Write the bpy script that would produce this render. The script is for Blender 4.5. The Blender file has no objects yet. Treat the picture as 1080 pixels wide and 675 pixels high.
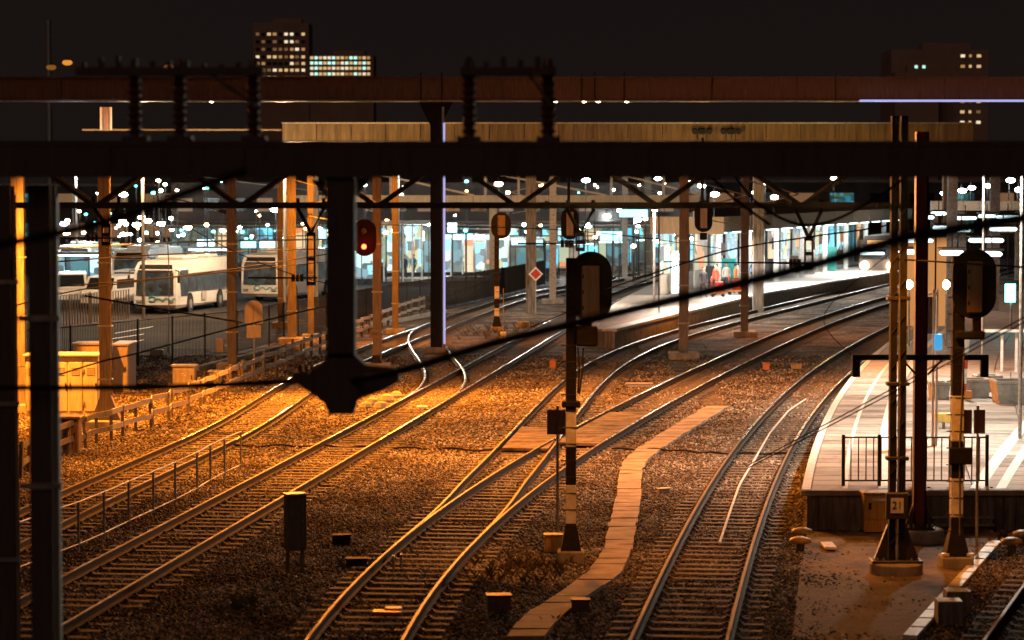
import bpy, bmesh, math, random
import numpy as np
from mathutils import Vector, Matrix
random.seed(7); rng = np.random.default_rng(7)
R = math.radians
S = bpy.context.scene
COL = S.collection

# ------------------------------------------------------------------ camera, world, light
F_PX, EYE, HOR = 2750.0, 7.3, 196.0            # surveyed: focal length in photo pixels, eye height, horizon row
PITCH = math.atan((337.5 - HOR) / F_PX)
cam = bpy.data.cameras.new('camera'); cam_o = bpy.data.objects.new('camera', cam); COL.objects.link(cam_o)
cam_o.location = (0, 0, EYE); cam_o.rotation_euler = (math.pi/2 - PITCH, 0, 0)
cam.lens = F_PX / 1080 * 36; cam.sensor_width = 36; cam.clip_start = .5; cam.clip_end = 6000
cam.dof.use_dof = True; cam.dof.focus_distance = 74; cam.dof.aperture_fstop = 1.8
S.camera = cam_o
W = bpy.data.worlds.new('World'); S.world = W; W.use_nodes = True
_n = W.node_tree; _tc = _n.nodes.new('ShaderNodeTexCoord'); _sp = _n.nodes.new('ShaderNodeSeparateXYZ'); _rp = _n.nodes.new('ShaderNodeValToRGB')
_no = _n.nodes.new('ShaderNodeTexNoise'); _no.inputs['Scale'].default_value = 5; _no.inputs['Detail'].default_value = 5
_ad = _n.nodes.new('ShaderNodeMath'); _ad.operation = 'MULTIPLY_ADD'; _ad.inputs[1].default_value = .10
_n.links.new(_tc.outputs['Generated'], _sp.inputs[0]); _n.links.new(_tc.outputs['Generated'], _no.inputs[0]); _n.links.new(_no.outputs[0], _ad.inputs[0]); _n.links.new(_sp.outputs[2], _ad.inputs[2]); _n.links.new(_ad.outputs[0], _rp.inputs[0])
_e = _rp.color_ramp.elements; _e[0].position = .03; _e[0].color = (1.0, .66, .58, 1); _e[1].position = .35; _e[1].color = (.66, .48, .56, 1)
_n.links.new(_rp.outputs[0], _n.nodes['Background'].inputs[0])
W.node_tree.nodes['Background'].inputs[1].default_value = .0098
S.view_settings.view_transform = 'Standard'; S.view_settings.look = 'None'
S.view_settings.exposure = 0; S.view_settings.gamma = 1
S.render.engine = 'CYCLES'
S.cycles.use_denoising = True; S.cycles.max_bounces = 5; S.cycles.diffuse_bounces = 2
S.cycles.glossy_bounces = 2; S.cycles.transmission_bounces = 3; S.cycles.volume_bounces = 0
S.cycles.sample_clamp_indirect = 4; S.cycles.use_light_tree = True; S.cycles.caustics_reflective = False
S.cycles.caustics_refractive = False
sun = bpy.data.lights.new('warm_fill_sun', 'SUN'); sun.energy = .14; sun.angle = R(40); sun.color = (1, .48, .28)  # added weak warm fill from behind the camera, lifts dark beams and ballast
sun_o = bpy.data.objects.new('warm_fill_sun', sun); COL.objects.link(sun_o)
sun_o.rotation_euler = (R(58), 0, R(-25))

SOD = (1, .27, .018); WHITE = (.86, .97, 1.0); WARM = (1, .68, .40)
K_SOD, K_YARD = 5.6, 6.0

def at(px, py, z=0.0):                          # the point of the plane at height z seen at a photo pixel
    x = (px - 540) / F_PX; y = (337.5 - py) / F_PX
    c, s = math.cos(PITCH), math.sin(PITCH)
    t = (z - EYE) / (-s + y * c)
    return Vector((x * t, (c + y * s) * t, z))
def pt(px, py, Y):                              # the point at distance Y
    x = (px - 540) / F_PX; y = (337.5 - py) / F_PX
    c, s = math.cos(PITCH), math.sin(PITCH)
    t = Y / (c + y * s)
    return Vector((x * t, Y, EYE + t * (-s + y * c)))

# ------------------------------------------------------------------ materials
MATS = {}
def mat(name, col, rough=.6, metal=0.0, var=.25, vs=3.0, bump=.15, bs=40.0, spec=.5, col2=None, streak=False, coat=0):
    if name in MATS: return MATS[name]
    m = bpy.data.materials.new(name); m.use_nodes = True; nt = m.node_tree; N = nt.nodes; L = nt.links
    b = N['Principled BSDF']; b.inputs['Roughness'].default_value = rough; b.inputs['Metallic'].default_value = metal
    b.inputs['Specular IOR Level'].default_value = spec
    if coat: b.inputs['Coat Weight'].default_value = coat
    tc = N.new('ShaderNodeTexCoord'); no = N.new('ShaderNodeTexNoise'); no.inputs['Scale'].default_value = vs
    no.inputs['Detail'].default_value = 6; no.inputs['Roughness'].default_value = .65
    if streak:
        mp = N.new('ShaderNodeMapping'); mp.inputs['Scale'].default_value = (6, 6, .6)
        L.new(tc.outputs['Object'], mp.inputs[0]); L.new(mp.outputs[0], no.inputs[0])
    else: L.new(tc.outputs['Object'], no.inputs[0])
    rp = N.new('ShaderNodeValToRGB'); c2 = col2 or tuple(c * (1 - var * 1.4) for c in col)
    rp.color_ramp.elements[0].position = .32; rp.color_ramp.elements[1].position = .68
    rp.color_ramp.elements[0].color = (*c2, 1); rp.color_ramp.elements[1].color = (*[min(1, c * (1 + var * .5)) for c in col], 1)
    L.new(no.outputs[0], rp.inputs[0]); L.new(rp.outputs[0], b.inputs['Base Color'])
    rr = N.new('ShaderNodeMapRange'); rr.inputs['To Min'].default_value = max(.05, rough - .12); rr.inputs['To Max'].default_value = min(1, rough + .15)
    L.new(no.outputs[0], rr.inputs[0]); L.new(rr.outputs[0], b.inputs['Roughness'])
    if bump:
        n2 = N.new('ShaderNodeTexNoise'); n2.inputs['Scale'].default_value = bs; n2.inputs['Detail'].default_value = 4
        L.new(tc.outputs['Object'], n2.inputs[0]); bp = N.new('ShaderNodeBump'); bp.inputs['Strength'].default_value = bump
        bp.inputs['Distance'].default_value = .02; L.new(n2.outputs[0], bp.inputs['Height']); L.new(bp.outputs[0], b.inputs['Normal'])
    MATS[name] = m; return m
def emit(name, col, strength, sample=False, base=.12, vary=0, vs=1.2):
    if name in MATS: return MATS[name]
    m = bpy.data.materials.new(name); m.use_nodes = True; b = m.node_tree.nodes['Principled BSDF']; nt = m.node_tree
    b.inputs['Base Color'].default_value = (base, base, base, 1); b.inputs['Emission Color'].default_value = (*col, 1)
    b.inputs['Emission Strength'].default_value = strength; b.inputs['Roughness'].default_value = .35
    if vary:                                    # a lit room or shop window behind glass: fittings and goods show as uneven light
        tc = nt.nodes.new('ShaderNodeTexCoord'); v = nt.nodes.new('ShaderNodeTexVoronoi'); v.inputs['Scale'].default_value = vs
        v.distance = 'CHEBYCHEV'; nt.links.new(tc.outputs['Object'], v.inputs['Vector'])
        rp = nt.nodes.new('ShaderNodeValToRGB'); rp.color_ramp.interpolation = 'CONSTANT'; e = rp.color_ramp.elements
        e[0].color = (*[c * .12 for c in col], 1); e[1].position = .75; e[1].color = (*[min(1, c * 1.1) for c in col], 1)
        for p, k in ((.22, (.9, .5, .25)), (.4, (.5, .9, 1)), (.58, (.3, .34, .4))):
            q = e.new(p); q.color = (col[0] * k[0], col[1] * k[1], col[2] * k[2], 1)
        sx = nt.nodes.new('ShaderNodeSeparateColor'); nt.links.new(v.outputs['Color'], sx.inputs[0])
        nt.links.new(sx.outputs[0], rp.inputs[0]); nt.links.new(rp.outputs[0], b.inputs['Emission Color'])
    m.cycles.emission_sampling = 'AUTO' if sample else 'NONE'
    MATS[name] = m; return m

def stone_mat():
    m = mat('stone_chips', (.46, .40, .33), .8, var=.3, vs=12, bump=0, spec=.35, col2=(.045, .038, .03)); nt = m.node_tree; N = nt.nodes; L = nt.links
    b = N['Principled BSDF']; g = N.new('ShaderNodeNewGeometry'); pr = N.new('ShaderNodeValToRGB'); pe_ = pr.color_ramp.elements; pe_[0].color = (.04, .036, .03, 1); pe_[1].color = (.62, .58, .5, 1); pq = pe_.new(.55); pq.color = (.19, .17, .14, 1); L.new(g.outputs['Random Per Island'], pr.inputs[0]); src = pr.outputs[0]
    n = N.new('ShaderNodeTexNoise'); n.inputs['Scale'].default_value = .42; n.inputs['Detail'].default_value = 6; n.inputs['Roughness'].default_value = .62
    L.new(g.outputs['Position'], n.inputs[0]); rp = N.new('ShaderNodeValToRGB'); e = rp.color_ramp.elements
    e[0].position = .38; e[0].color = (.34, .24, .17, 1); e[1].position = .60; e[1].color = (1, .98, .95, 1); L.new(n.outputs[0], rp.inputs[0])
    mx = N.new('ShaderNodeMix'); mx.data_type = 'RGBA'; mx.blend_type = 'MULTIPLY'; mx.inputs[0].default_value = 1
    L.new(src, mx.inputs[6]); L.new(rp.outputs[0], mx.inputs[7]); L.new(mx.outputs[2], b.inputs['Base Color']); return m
def ballast_mat():
    m = bpy.data.materials.new('ballast'); m.use_nodes = True; nt = m.node_tree; N = nt.nodes; L = nt.links
    b = N['Principled BSDF']; b.inputs['Roughness'].default_value = .9; b.inputs['Specular IOR Level'].default_value = .3
    g = N.new('ShaderNodeNewGeometry')
    v = N.new('ShaderNodeTexVoronoi'); v.inputs['Scale'].default_value = 15; v.inputs['Randomness'].default_value = 1
    L.new(g.outputs['Position'], v.inputs['Vector'])
    sc = N.new('ShaderNodeSeparateColor'); L.new(v.outputs['Color'], sc.inputs[0])
    rp = N.new('ShaderNodeValToRGB'); e = rp.color_ramp.elements
    e[0].color = (.06, .047, .038, 1); e[1].color = (.42, .37, .31, 1); q = e.new(.6); q.color = (.17, .14, .115, 1)
    L.new(sc.outputs[0], rp.inputs[0])
    n = N.new('ShaderNodeTexNoise'); n.inputs['Scale'].default_value = .45; n.inputs['Detail'].default_value = 5
    L.new(g.outputs['Position'], n.inputs[0])
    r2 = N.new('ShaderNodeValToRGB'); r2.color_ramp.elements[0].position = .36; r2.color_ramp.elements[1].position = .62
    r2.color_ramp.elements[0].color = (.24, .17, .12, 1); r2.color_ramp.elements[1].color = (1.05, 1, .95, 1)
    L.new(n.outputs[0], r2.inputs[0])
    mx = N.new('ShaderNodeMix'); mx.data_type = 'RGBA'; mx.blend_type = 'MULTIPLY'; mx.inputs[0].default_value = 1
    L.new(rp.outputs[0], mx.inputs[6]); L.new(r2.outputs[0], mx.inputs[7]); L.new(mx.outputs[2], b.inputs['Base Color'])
    bp = N.new('ShaderNodeBump'); bp.inputs['Strength'].default_value = 1; bp.inputs['Distance'].default_value = .09
    bp.invert = True
    L.new(v.outputs['Distance'], bp.inputs['Height'])
    b2 = N.new('ShaderNodeBump'); b2.inputs['Strength'].default_value = .8; b2.inputs['Distance'].default_value = .3
    n3 = N.new('ShaderNodeTexNoise'); n3.inputs['Scale'].default_value = 2.5; n3.inputs['Detail'].default_value = 4
    L.new(g.outputs['Position'], n3.inputs[0]); L.new(n3.outputs[0], b2.inputs['Height'])
    L.new(b2.outputs[0], bp.inputs['Normal']); L.new(bp.outputs[0], b.inputs['Normal'])
    return m
M_BALLAST = ballast_mat()
M_STONE = stone_mat()
M_RAIL_SIDE = mat('rusty_rail_side', (.04, .024, .016), .75, .2, vs=8, bs=60, bump=.4)
M_RAIL_NEAR = mat('rail_head_near_dimmed', (.22, .175, .13), .55, .6, var=.3, vs=3, bump=.1)  # near copy of the rail head, colour toned down against lamp glare
M_RAIL_FAR = mat('rail_head_far_shine', (.80, .78, .76), .26, .97, var=.3, vs=4, bump=.05)  # far copy of the same rail head, brightened to give distant glints
M_SLEEPER = mat('weathered_sleeper', (.15, .125, .10), .85, var=.5, vs=4, bump=.5, bs=25)
M_CONC = mat('concrete', (.36, .33, .29), .85, var=.35, vs=2.5, bump=.3, bs=30)
M_CONC_D = mat('dirty_concrete', (.22, .195, .165), .9, var=.5, vs=1.6, bump=.4, bs=20, streak=True)
M_PAVE = mat('paving', (.40, .37, .335), .7, var=.22, vs=1.2, bump=.15)
M_WHITE = mat('white_paint', (.78, .77, .74), .5, var=.2, vs=6)
M_BLACKP = mat('black_paint', (.02, .019, .018), .75, var=.3, vs=6, spec=.2)
M_DARKST = mat('dark_painted_steel', (.045, .04, .038), .5, .1, var=.4, vs=5, streak=True)
M_NEAR = mat('aged_dark_steel', (.10, .085, .08), .7, 0, var=.3, vs=3, streak=True)
M_BEAM = mat('brown_painted_steel', (.17, .10, .08), .65, .0, var=.35, vs=2, streak=True)
M_GALV = mat('galvanised_steel', (.42, .42, .41), .45, .6, var=.35, vs=7, bump=.1)
M_MAST = mat('weathered_mast_steel', (.22, .185, .15), .6, .1, var=.35, vs=3, streak=True)
M_GREEN = mat('dark_green_paint', (.02, .05, .045), .4, .1, var=.3)
M_RED = mat('oxide_red_paint', (.13, .022, .015), .55, .1, var=.3, streak=True)
M_CAB = mat('cream_cabinet', (.42, .37, .30), .5, var=.2, vs=2, streak=True)
M_CABD = mat('brown_cabinet', (.14, .085, .06), .55, var=.3, vs=2, streak=True)
M_YEL = mat('yellow_cabinet', (.52, .33, .07), .5, var=.3, vs=2.5, streak=True)
M_ASPH = mat('asphalt', (.06, .056, .052), .75, var=.4, vs=.5, bump=.4, bs=50)
M_SOIL = mat('packed_dark_grit', (.16, .12, .085), .95, var=.6, vs=1.1, bump=1.0, bs=9, col2=(.035, .025, .018))
M_GLASSD = mat('dark_glass', (.015, .018, .02), .08, 0, var=.1, bump=0, spec=.8)
M_RUBBER = mat('black_rubber', (.015, .015, .015), .8, var=.2)
M_BUSW = mat('bus_white_paint', (.74, .72, .68), .3, var=.08, vs=1.0, bump=0, coat=.4)
M_TEAL = mat('teal_paint', (.03, .38, .36), .4, var=.1)
M_ORPNL = mat('signal_back_panel', (.24, .18, .14), .6, var=.25, streak=True)
M_FACADE = mat('grey_facade', (.24, .215, .19), .8, var=.3, vs=.5)
M_FACD = mat('dark_facade', (.11, .09, .08), .8, var=.3, vs=.3)
M_WOOD = mat('crossing_board', (.36, .27, .19), .85, var=.4, vs=1.8, bump=.3, bs=18)
M_DECK = mat('dirty_crossing_board', (.17, .125, .085), .9, var=.7, vs=1.6, bump=.5, bs=14)
M_REDP = mat('signal_red_paint', (.55, .05, .03), .5, var=.2)
M_PORC = mat('brown_porcelain', (.10, .04, .025), .25, var=.2)
M_SKINY = mat('skin', (.45, .28, .2), .6, var=.1)
M_HAIR = mat('dark_hair', (.03, .02, .015), .7)
M_BLUE = mat('blue_sign', (.03, .2, .5), .4, var=.1)
M_ORANGEP = mat('orange_plastic', (.65, .22, .04), .5, var=.15)
M_LEAF = mat('weed_leaf', (.15, .13, .06), .7, var=.4, vs=20, bump=0)
M_BARK = mat('bark', (.07, .05, .035), .9)
GLASS_W = bpy.data.materials.new('clear_glass'); GLASS_W.use_nodes = True
_b = GLASS_W.node_tree.nodes['Principled BSDF']; _b.inputs['Base Color'].default_value = (.85, .95, .95, 1)
_b.inputs['Roughness'].default_value = .03; _b.inputs['Transmission Weight'].default_value = 1; _b.inputs['IOR'].default_value = 1.02
E_SOD = emit('sodium_lamp', (1, .5, .14), 60); E_WHT = emit('white_lamp', (.80, .97, 1), 60); E_WRM = emit('warm_lamp', (1, .72, .4), 60)
E_BLU = emit('blue_lamp', (.25, .4, 1), 30); E_RED = emit('red_signal_lamp', (1, .04, .008), 22); E_GRN = emit('green_lamp', (.1, .9, .8), 12)
E_PANEL = emit('white_light_panel', (.72, .97, 1), 5.0, vary=0); E_SCREEN = emit('lit_screen', (.35, .85, 1), 2.2)
E_SHOP = emit('lit_shop_window', (.55, .95, 1), 1.25, vary=1, vs=1.3)
E_BUSG = emit('bus_glass_glow', (.6, .8, .75), .05, base=.02, vary=1, vs=3.5); E_SHOPW = emit('warm_shop_window', (1, .62, .34), .9, vary=1, vs=.8)  # bus windows: reflections and interior light put in as faint uneven glow
E_SHOPB = emit('blue_shop_window', (.2, .75, 1), 1.1, vary=1, vs=1.1)
E_WIN = emit('lit_office_window', (1, .66, .3), .75); E_WINC = emit('lit_cyan_window', (.55, 1, .85), 1.2); E_WIND = emit('dim_office_window', (1, .5, .22), .18)
E_ORW = emit('orange_lit_glass', (1, .40, .1), .55); E_DIM = emit('dim_blue_window', (.15, .6, .7), .35, vary=1, vs=1.5)

# ------------------------------------------------------------------ mesh helpers
class MB:
    def __init__(s): s.v = []; s.f = []; s.m = []
    def _add(s, vs, fs, mi=0):
        o = len(s.v); s.v += [tuple(v) for v in vs]; s.f += [tuple(o + i for i in f) for f in fs]; s.m += [mi] * len(fs); return s
    def box(s, c, d, rz=0, ch=0, mi=0, M=None):
        hx, hy, hz = d[0] / 2, d[1] / 2, d[2] / 2; C = Vector(c); Rm = Matrix.Rotation(rz, 3, 'Z') if M is None else M
        if ch <= 0:
            P = [(x * hx, y * hy, z * hz) for x in (-1, 1) for y in (-1, 1) for z in (-1, 1)]
            Fs = [(0, 1, 3, 2), (4, 6, 7, 5), (0, 4, 5, 1), (2, 3, 7, 6), (0, 2, 6, 4), (1, 5, 7, 3)]
        else:
            ch = min(ch, hx * .8, hy * .8, hz * .8); P = []
            for x in (-1, 1):
                for y in (-1, 1):
                    for z in (-1, 1):
                        P += [(x * hx, y * (hy - ch), z * (hz - ch)), (x * (hx - ch), y * hy, z * (hz - ch)), (x * (hx - ch), y * (hy - ch), z * hz)]
            I = lambda x, y, z, k: ((x * 2 + y) * 2 + z) * 3 + k
            Fs = []
            for a in (0, 1):
                Fs.append(tuple(I(a, y, z, 0) for y, z in ((0, 0), (0, 1), (1, 1), (1, 0))))
                Fs.append(tuple(I(x, a, z, 1) for x, z in ((0, 0), (0, 1), (1, 1), (1, 0))))
                Fs.append(tuple(I(x, y, a, 2) for x, y in ((0, 0), (0, 1), (1, 1), (1, 0))))
                for b in (0, 1):
                    Fs.append((I(a, b, 0, 0), I(a, b, 1, 0), I(a, b, 1, 1), I(a, b, 0, 1)))
                    Fs.append((I(a, 0, b, 0), I(a, 1, b, 0), I(a, 1, b, 2), I(a, 0, b, 2)))
                    Fs.append((I(0, a, b, 1), I(1, a, b, 1), I(1, a, b, 2), I(0, a, b, 2)))
                    for c3 in (0, 1): Fs.append((I(a, b, c3, 0), I(a, b, c3, 1), I(a, b, c3, 2)))
        return s._add([C + Rm @ Vector(p) for p in P], Fs, mi)
    def bar(s, p, q, w, h=None, mi=0, ch=0):
        p, q = Vector(p), Vector(q); d = q - p; L = d.length
        if L < 1e-6: return s
        z = d.normalized(); u = Vector((0, 0, 1)) if abs(z.z) < .95 else Vector((0, 1, 0))
        x = u.cross(z).normalized(); y = z.cross(x)
        return s.box((p + q) / 2, (w, h or w, L), mi=mi, ch=ch, M=Matrix((x, y, z)).transposed())
    def tube(s, pts, r, n=8, mi=0, cap=True, rs=None):
        pts = [Vector(p) for p in pts]; o = len(s.v); k = len(pts); vs = []; fs = []
        for i, p in enumerate(pts):
            t = (pts[min(i + 1, k - 1)] - pts[max(i - 1, 0)]).normalized()
            u = Vector((0, 0, 1)) if abs(t.z) < .9 else Vector((1, 0, 0))
            x = u.cross(t).normalized(); y = t.cross(x); rr = rs[i] if rs else r
            for a in range(n):
                th = 2 * math.pi * a / n; vs.append(p + x * math.cos(th) * rr + y * math.sin(th) * rr)
        for i in range(k - 1):
            for a in range(n): fs.append((i * n + a, i * n + (a + 1) % n, (i + 1) * n + (a + 1) % n, (i + 1) * n + a))
        if cap: fs += [tuple(range(n))[::-1], tuple((k - 1) * n + a for a in range(n))]
        return s._add(vs, fs, mi)
    def prism(s, out, axis, a, b, mi=0):        # outline of (u, w) pairs swept along axis x, y or z from a to b
        f = {'x': lambda u, w, t: (t, u, w), 'y': lambda u, w, t: (u, t, w), 'z': lambda u, w, t: (u, w, t)}[axis]
        n = len(out); vs = [f(u, w, a) for u, w in out] + [f(u, w, b) for u, w in out]
        return s._add(vs, [tuple(range(n))[::-1], tuple(range(n, 2 * n))] + [(i, (i + 1) % n, n + (i + 1) % n, n + i) for i in range(n)], mi)
    def hbeam(s, p, h, w, t, z0, z1, mi=0):     # a vertical H section
        x, y = p
        s.box((x, y - h / 2 + t / 2, (z0 + z1) / 2), (w, t, z1 - z0), mi=mi); s.box((x, y + h / 2 - t / 2, (z0 + z1) / 2), (w, t, z1 - z0), mi=mi)
        return s.box((x, y, (z0 + z1) / 2), (t, h - 2 * t, z1 - z0), mi=mi)
    def mesh(s, name, mats):
        me = bpy.data.meshes.new(name); me.from_pydata(s.v, [], s.f)
        for m in (mats if isinstance(mats, (list, tuple)) else [mats]): me.materials.append(m)
        if any(s.m): me.polygons.foreach_set('material_index', s.m)
        bm = bmesh.new(); bm.from_mesh(me); bmesh.ops.recalc_face_normals(bm, faces=bm.faces); bm.to_mesh(me); bm.free()
        return me
    def build(s, name, mats, parent=None, loc=(0, 0, 0), smooth=False, **kw):
        me = s.mesh(name, mats)
        if smooth: me.polygons.foreach_set('use_smooth', [True] * len(me.polygons))
        return link(name, me, parent, loc, **kw)
def link(name, me, parent=None, loc=(0, 0, 0), rz=0, **kw):
    o = bpy.data.objects.new(name, me); COL.objects.link(o); o.location = loc; o.rotation_euler = (0, 0, rz)
    if parent: o.parent = parent
    for k, v in kw.items(): o[k] = v
    return o
def thing(name, label, cat, loc=(0, 0, 0), rz=0, group=None):
    o = link(name, None, None, loc, rz, label=label, category=cat)
    if group: o['group'] = group
    return o
def single(mb, name, mats, label, cat, loc=(0, 0, 0), group=None, smooth=False, kind=None):
    o = mb.build(name, mats, None, loc, smooth)
    o['label'] = label; o['category'] = cat
    if group: o['group'] = group
    if kind: o['kind'] = kind
    return o
def structure(mb, name, mats, loc=(0, 0, 0), smooth=False): return mb.build(name, mats, None, loc, smooth, kind='structure')
def copy_tree(o, label=None, loc=None, rz=None):
    c = o.copy(); COL.objects.link(c)
    if label: c['label'] = label
    if loc is not None: c.location = loc
    if rz is not None: c.rotation_euler = (0, 0, rz)
    def kids(a, b):
        for ch in list(a.children):
            if ch.name in skip: continue
            d = ch.copy(); COL.objects.link(d); d.parent = b; skip.add(d.name); kids(ch, d)
    skip = set(); kids(o, c); return c
def point(name, parent, loc, power, col, r=.15):
    l = bpy.data.lights.new(name, 'POINT'); l.energy = power; l.color = col; l.shadow_soft_size = r
    o = bpy.data.objects.new(name, l); COL.objects.link(o); o.location = loc
    if parent: o.parent = parent
    return o
def spot(name, parent, loc, target, power, col, ang, blend=.5, r=.15):
    l = bpy.data.lights.new(name, 'SPOT'); l.energy = power; l.color = col; l.shadow_soft_size = r; l.spot_size = R(ang); l.spot_blend = blend
    o = bpy.data.objects.new(name, l); COL.objects.link(o); o.location = loc
    o.rotation_euler = (Vector(target) - Vector(loc)).to_track_quat('-Z', 'Y').to_euler()
    if parent:
        o.parent = parent; o.location = Vector(loc) - parent.location
    return o
def area(name, parent, loc, sx, sy, power, col, rz=0):
    l = bpy.data.lights.new(name, 'AREA'); l.shape = 'RECTANGLE'; l.size = sx; l.size_y = sy; l.energy = power; l.color = col
    o = bpy.data.objects.new(name, l); COL.objects.link(o); o.location = loc; o.rotation_euler = (0, 0, rz)
    if parent: o.parent = parent
    return o

# ------------------------------------------------------------------ surveyed track centre lines (photo readings on the ground plane)
SURV = {'A': [(30,560),(96,527),(195,483),(267,450),(313,413),(353,388),(434,357),(480,341),(516,325),(552,315),(583,308),(650,296)],
'B': [(11,675),(140,602),(265,532),(327,497),(374,470),(463,418),(505,395),(538,375),(572,357),(598,340),(613,331),(665,310),(705,297)],
'C1': [(380,675),(410,640),(459,583),(503,545),(562,503),(618,465),(677,433),(743,400),(761,390),(801,372),(856,347),(890,332),(927,322),(950,316),(1010,300)],
'C2': [(494,545),(526,513),(562,470),(572,457),(599,420),(618,402),(634,389),(657,375),(688,363),(720,353),(762,343),(800,333),(844,322),(893,310.5),(932,300),(975,290)],
'D': [(720,675),(740,620),(760,570),(776,533),(793,498),(817,460),(844,428),(872,402),(894,383),(930,361),(953,347),(975,337)],
'E': [(1100,675),(1123,632),(1165,565)]}
def curve_of(key, deg=None, bw=.07):
    P = np.array([tuple(at(*p))[:2] for p in SURV[key]]); d, X = P[:, 1], P[:, 0]
    if deg:
        c = np.polyfit(d / 100, X, deg, w=1 / d); lo, hi = d.min(), d.max()
        s0 = np.polyval(np.polyder(c), lo / 100) / 100; s1 = np.polyval(np.polyder(c), hi / 100) / 100
        def f(y):
            y = np.asarray(y, float); yc = np.clip(y, lo, hi)
            return np.polyval(c, yc / 100) + np.where(y < lo, (y - lo) * s0, 0) + np.where(y > hi, (y - hi) * s1, 0)
        return f
    ys = np.linspace(d.min(), d.max(), 160); xs = []
    for y in ys:
        h = bw * y + 3; w = np.exp(-.5 * ((d - y) / h) ** 2) / d
        A = np.stack([np.ones_like(d), d - y], 1); Wt = w[:, None]
        xs.append(np.linalg.lstsq(A * np.sqrt(Wt), X * np.sqrt(w), rcond=None)[0][0])
    xs = np.array(xs)
    for _ in range(6): xs[1:-1] = (xs[:-2] + 2 * xs[1:-1] + xs[2:]) / 4
    s0 = (xs[4] - xs[0]) / (ys[4] - ys[0]); s1 = (xs[-1] - xs[-5]) / (ys[-1] - ys[-5])
    def f(y):
        y = np.asarray(y, float)
        return np.interp(y, ys, xs) + np.where(y < ys[0], (y - ys[0]) * s0, 0) + np.where(y > ys[-1], (y - ys[-1]) * s1, 0)
    return f
cA, cB, cC1, cC2f, cD, cE = curve_of('A'), curve_of('B', 4), curve_of('C1', 5), curve_of('C2'), curve_of('D', 4), curve_of('E', 1)
def cC2(y):
    y = np.asarray(y, float); t = np.clip((y - 49) / 14, 0, 1); t = t * t * (3 - 2 * t)
    return cC1(y) * (1 - t) + cC2f(y) * t
def cX(y):                                      # the crossover from track B up to track A
    y = np.asarray(y, float); t = np.clip((y - 86) / 48, 0, 1); t = t * t * (3 - 2 * t)
    return cB(y) * (1 - t) + cA(y) * t
G2 = .7525
PROF = [(-.07, 0), (-.07, .015), (-.018, .045), (-.018, .12), (-.036, .135), (-.036, .165), (-.024, .175), (.024, .175), (.036, .165), (.036, .135), (.018, .12), (.018, .045), (.07, .015), (.07, 0)]
def rail_mesh(f, off, y0, y1, z=.035):
    ys = np.concatenate([np.arange(y0, min(y1, 120), .8), np.arange(max(y0, 120), y1, 2.0), [y1]]); xs = f(ys)
    dx = np.gradient(xs, ys); n = np.stack([np.ones_like(dx), -dx], 1) / np.sqrt(1 + dx ** 2)[:, None]
    vs, fs, ms = [], [], []; k = len(PROF)
    for i, y in enumerate(ys):
        for (u, w) in PROF: vs.append((xs[i] + n[i, 0] * (off + u), y + n[i, 1] * (off + u), z + w))
    for i in range(len(ys) - 1):
        for a in range(k - 1):
            fs.append((i * k + a, (i + 1) * k + a, (i + 1) * k + a + 1, i * k + a + 1)); ms.append((2 if ys[i] < 72 else 1) if a == 6 or (a in (5, 7) and ys[i] >= 72) else 0)
    me = bpy.data.meshes.new('rail'); me.from_pydata(vs, [], fs); me.materials.append(M_RAIL_SIDE); me.materials.append(M_RAIL_FAR); me.materials.append(M_RAIL_NEAR)
    me.polygons.foreach_set('material_index', ms)
    bm = bmesh.new(); bm.from_mesh(me); bmesh.ops.recalc_face_normals(bm, faces=bm.faces); bm.to_mesh(me); bm.free()
    return me
def sleeper_mesh(seed):
    r = random.Random(seed); b = MB(); b.box((0, 0, -.02), (2.55, .25, .13), ch=.02)
    for s in (-1, 1): b.box((s * G2, 0, .052), (.34, .17, .02), mi=1); b.box((s * (G2 + .11), r.uniform(-.02, .02), .07), (.05, .07, .03), mi=1); b.box((s * (G2 - .11), 0, .07), (.05, .07, .03), mi=1)
    return b.mesh('sleeper', [M_SLEEPER, M_RAIL_SIDE])
SLP = [sleeper_mesh(i) for i in range(3)]
def track(f, label, rails, y0, y1, skip=None, widen=None, parts_to=112.0):
    y_m = y0; root = thing('railway_track', label, 'railway track', (float(f(y_m)), y_m, 0), group='railway tracks through the yard')
    o = Vector(root.location)
    for off, a, b, dz in rails:
        link('rail', rail_mesh(f, off, a, b, .035 + dz), root, -o)
    y = y0; far = MB()
    while y < y1:
        x = float(f(y)); sl = float((f(y + .5) - f(y - .5))); w = 1.0; sh = 0
        if not (skip and skip(y)):
            if widen:
                w, sh = widen(y)
            if y < parts_to:
                s = link('sleeper', SLP[random.randrange(3)], root, (x + sh - o.x, y - o.y, -.013 + random.uniform(-.010, .006)), -math.atan(sl) + random.uniform(-.012, .012))
                s.scale = (w * random.uniform(.985, 1.02), random.uniform(.9, 1.08), 1)
            else: far.box((x + sh - o.x, y - o.y, -.045), (2.55 * w, .25, .13), rz=-math.atan(sl))
        y += .62 / math.sqrt(1 + sl * sl)
    if far.v: far.build('distant_sleepers', M_SLEEPER, root, kind='stuff')
    return root
track(cA, 'leftmost track, passing closest to the low zigzag guard fence', [(-G2, 40, 215, 0), (G2, 40, 215, 0)], 40, 215)
track(cB, 'second track from the left, beside the grey relay box', [(-G2, 40, 215, 0), (G2, 40, 215, 0)], 40, 215)
wid = lambda y: (1 + max(0, min(1, (y - 49) / 14)) * .0 + abs(float(cC2(y) - cC1(y))) / 2.55, float(cC2(y) - cC1(y)) / 2) if 46 < y < 69 else (1, 0)
track(cC1, 'track running past the banded signal post, crossed by the board path', [(G2, 40, 235, 0), (-G2, 52.5, 235, -.003)], 40, 235, widen=wid)
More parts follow.
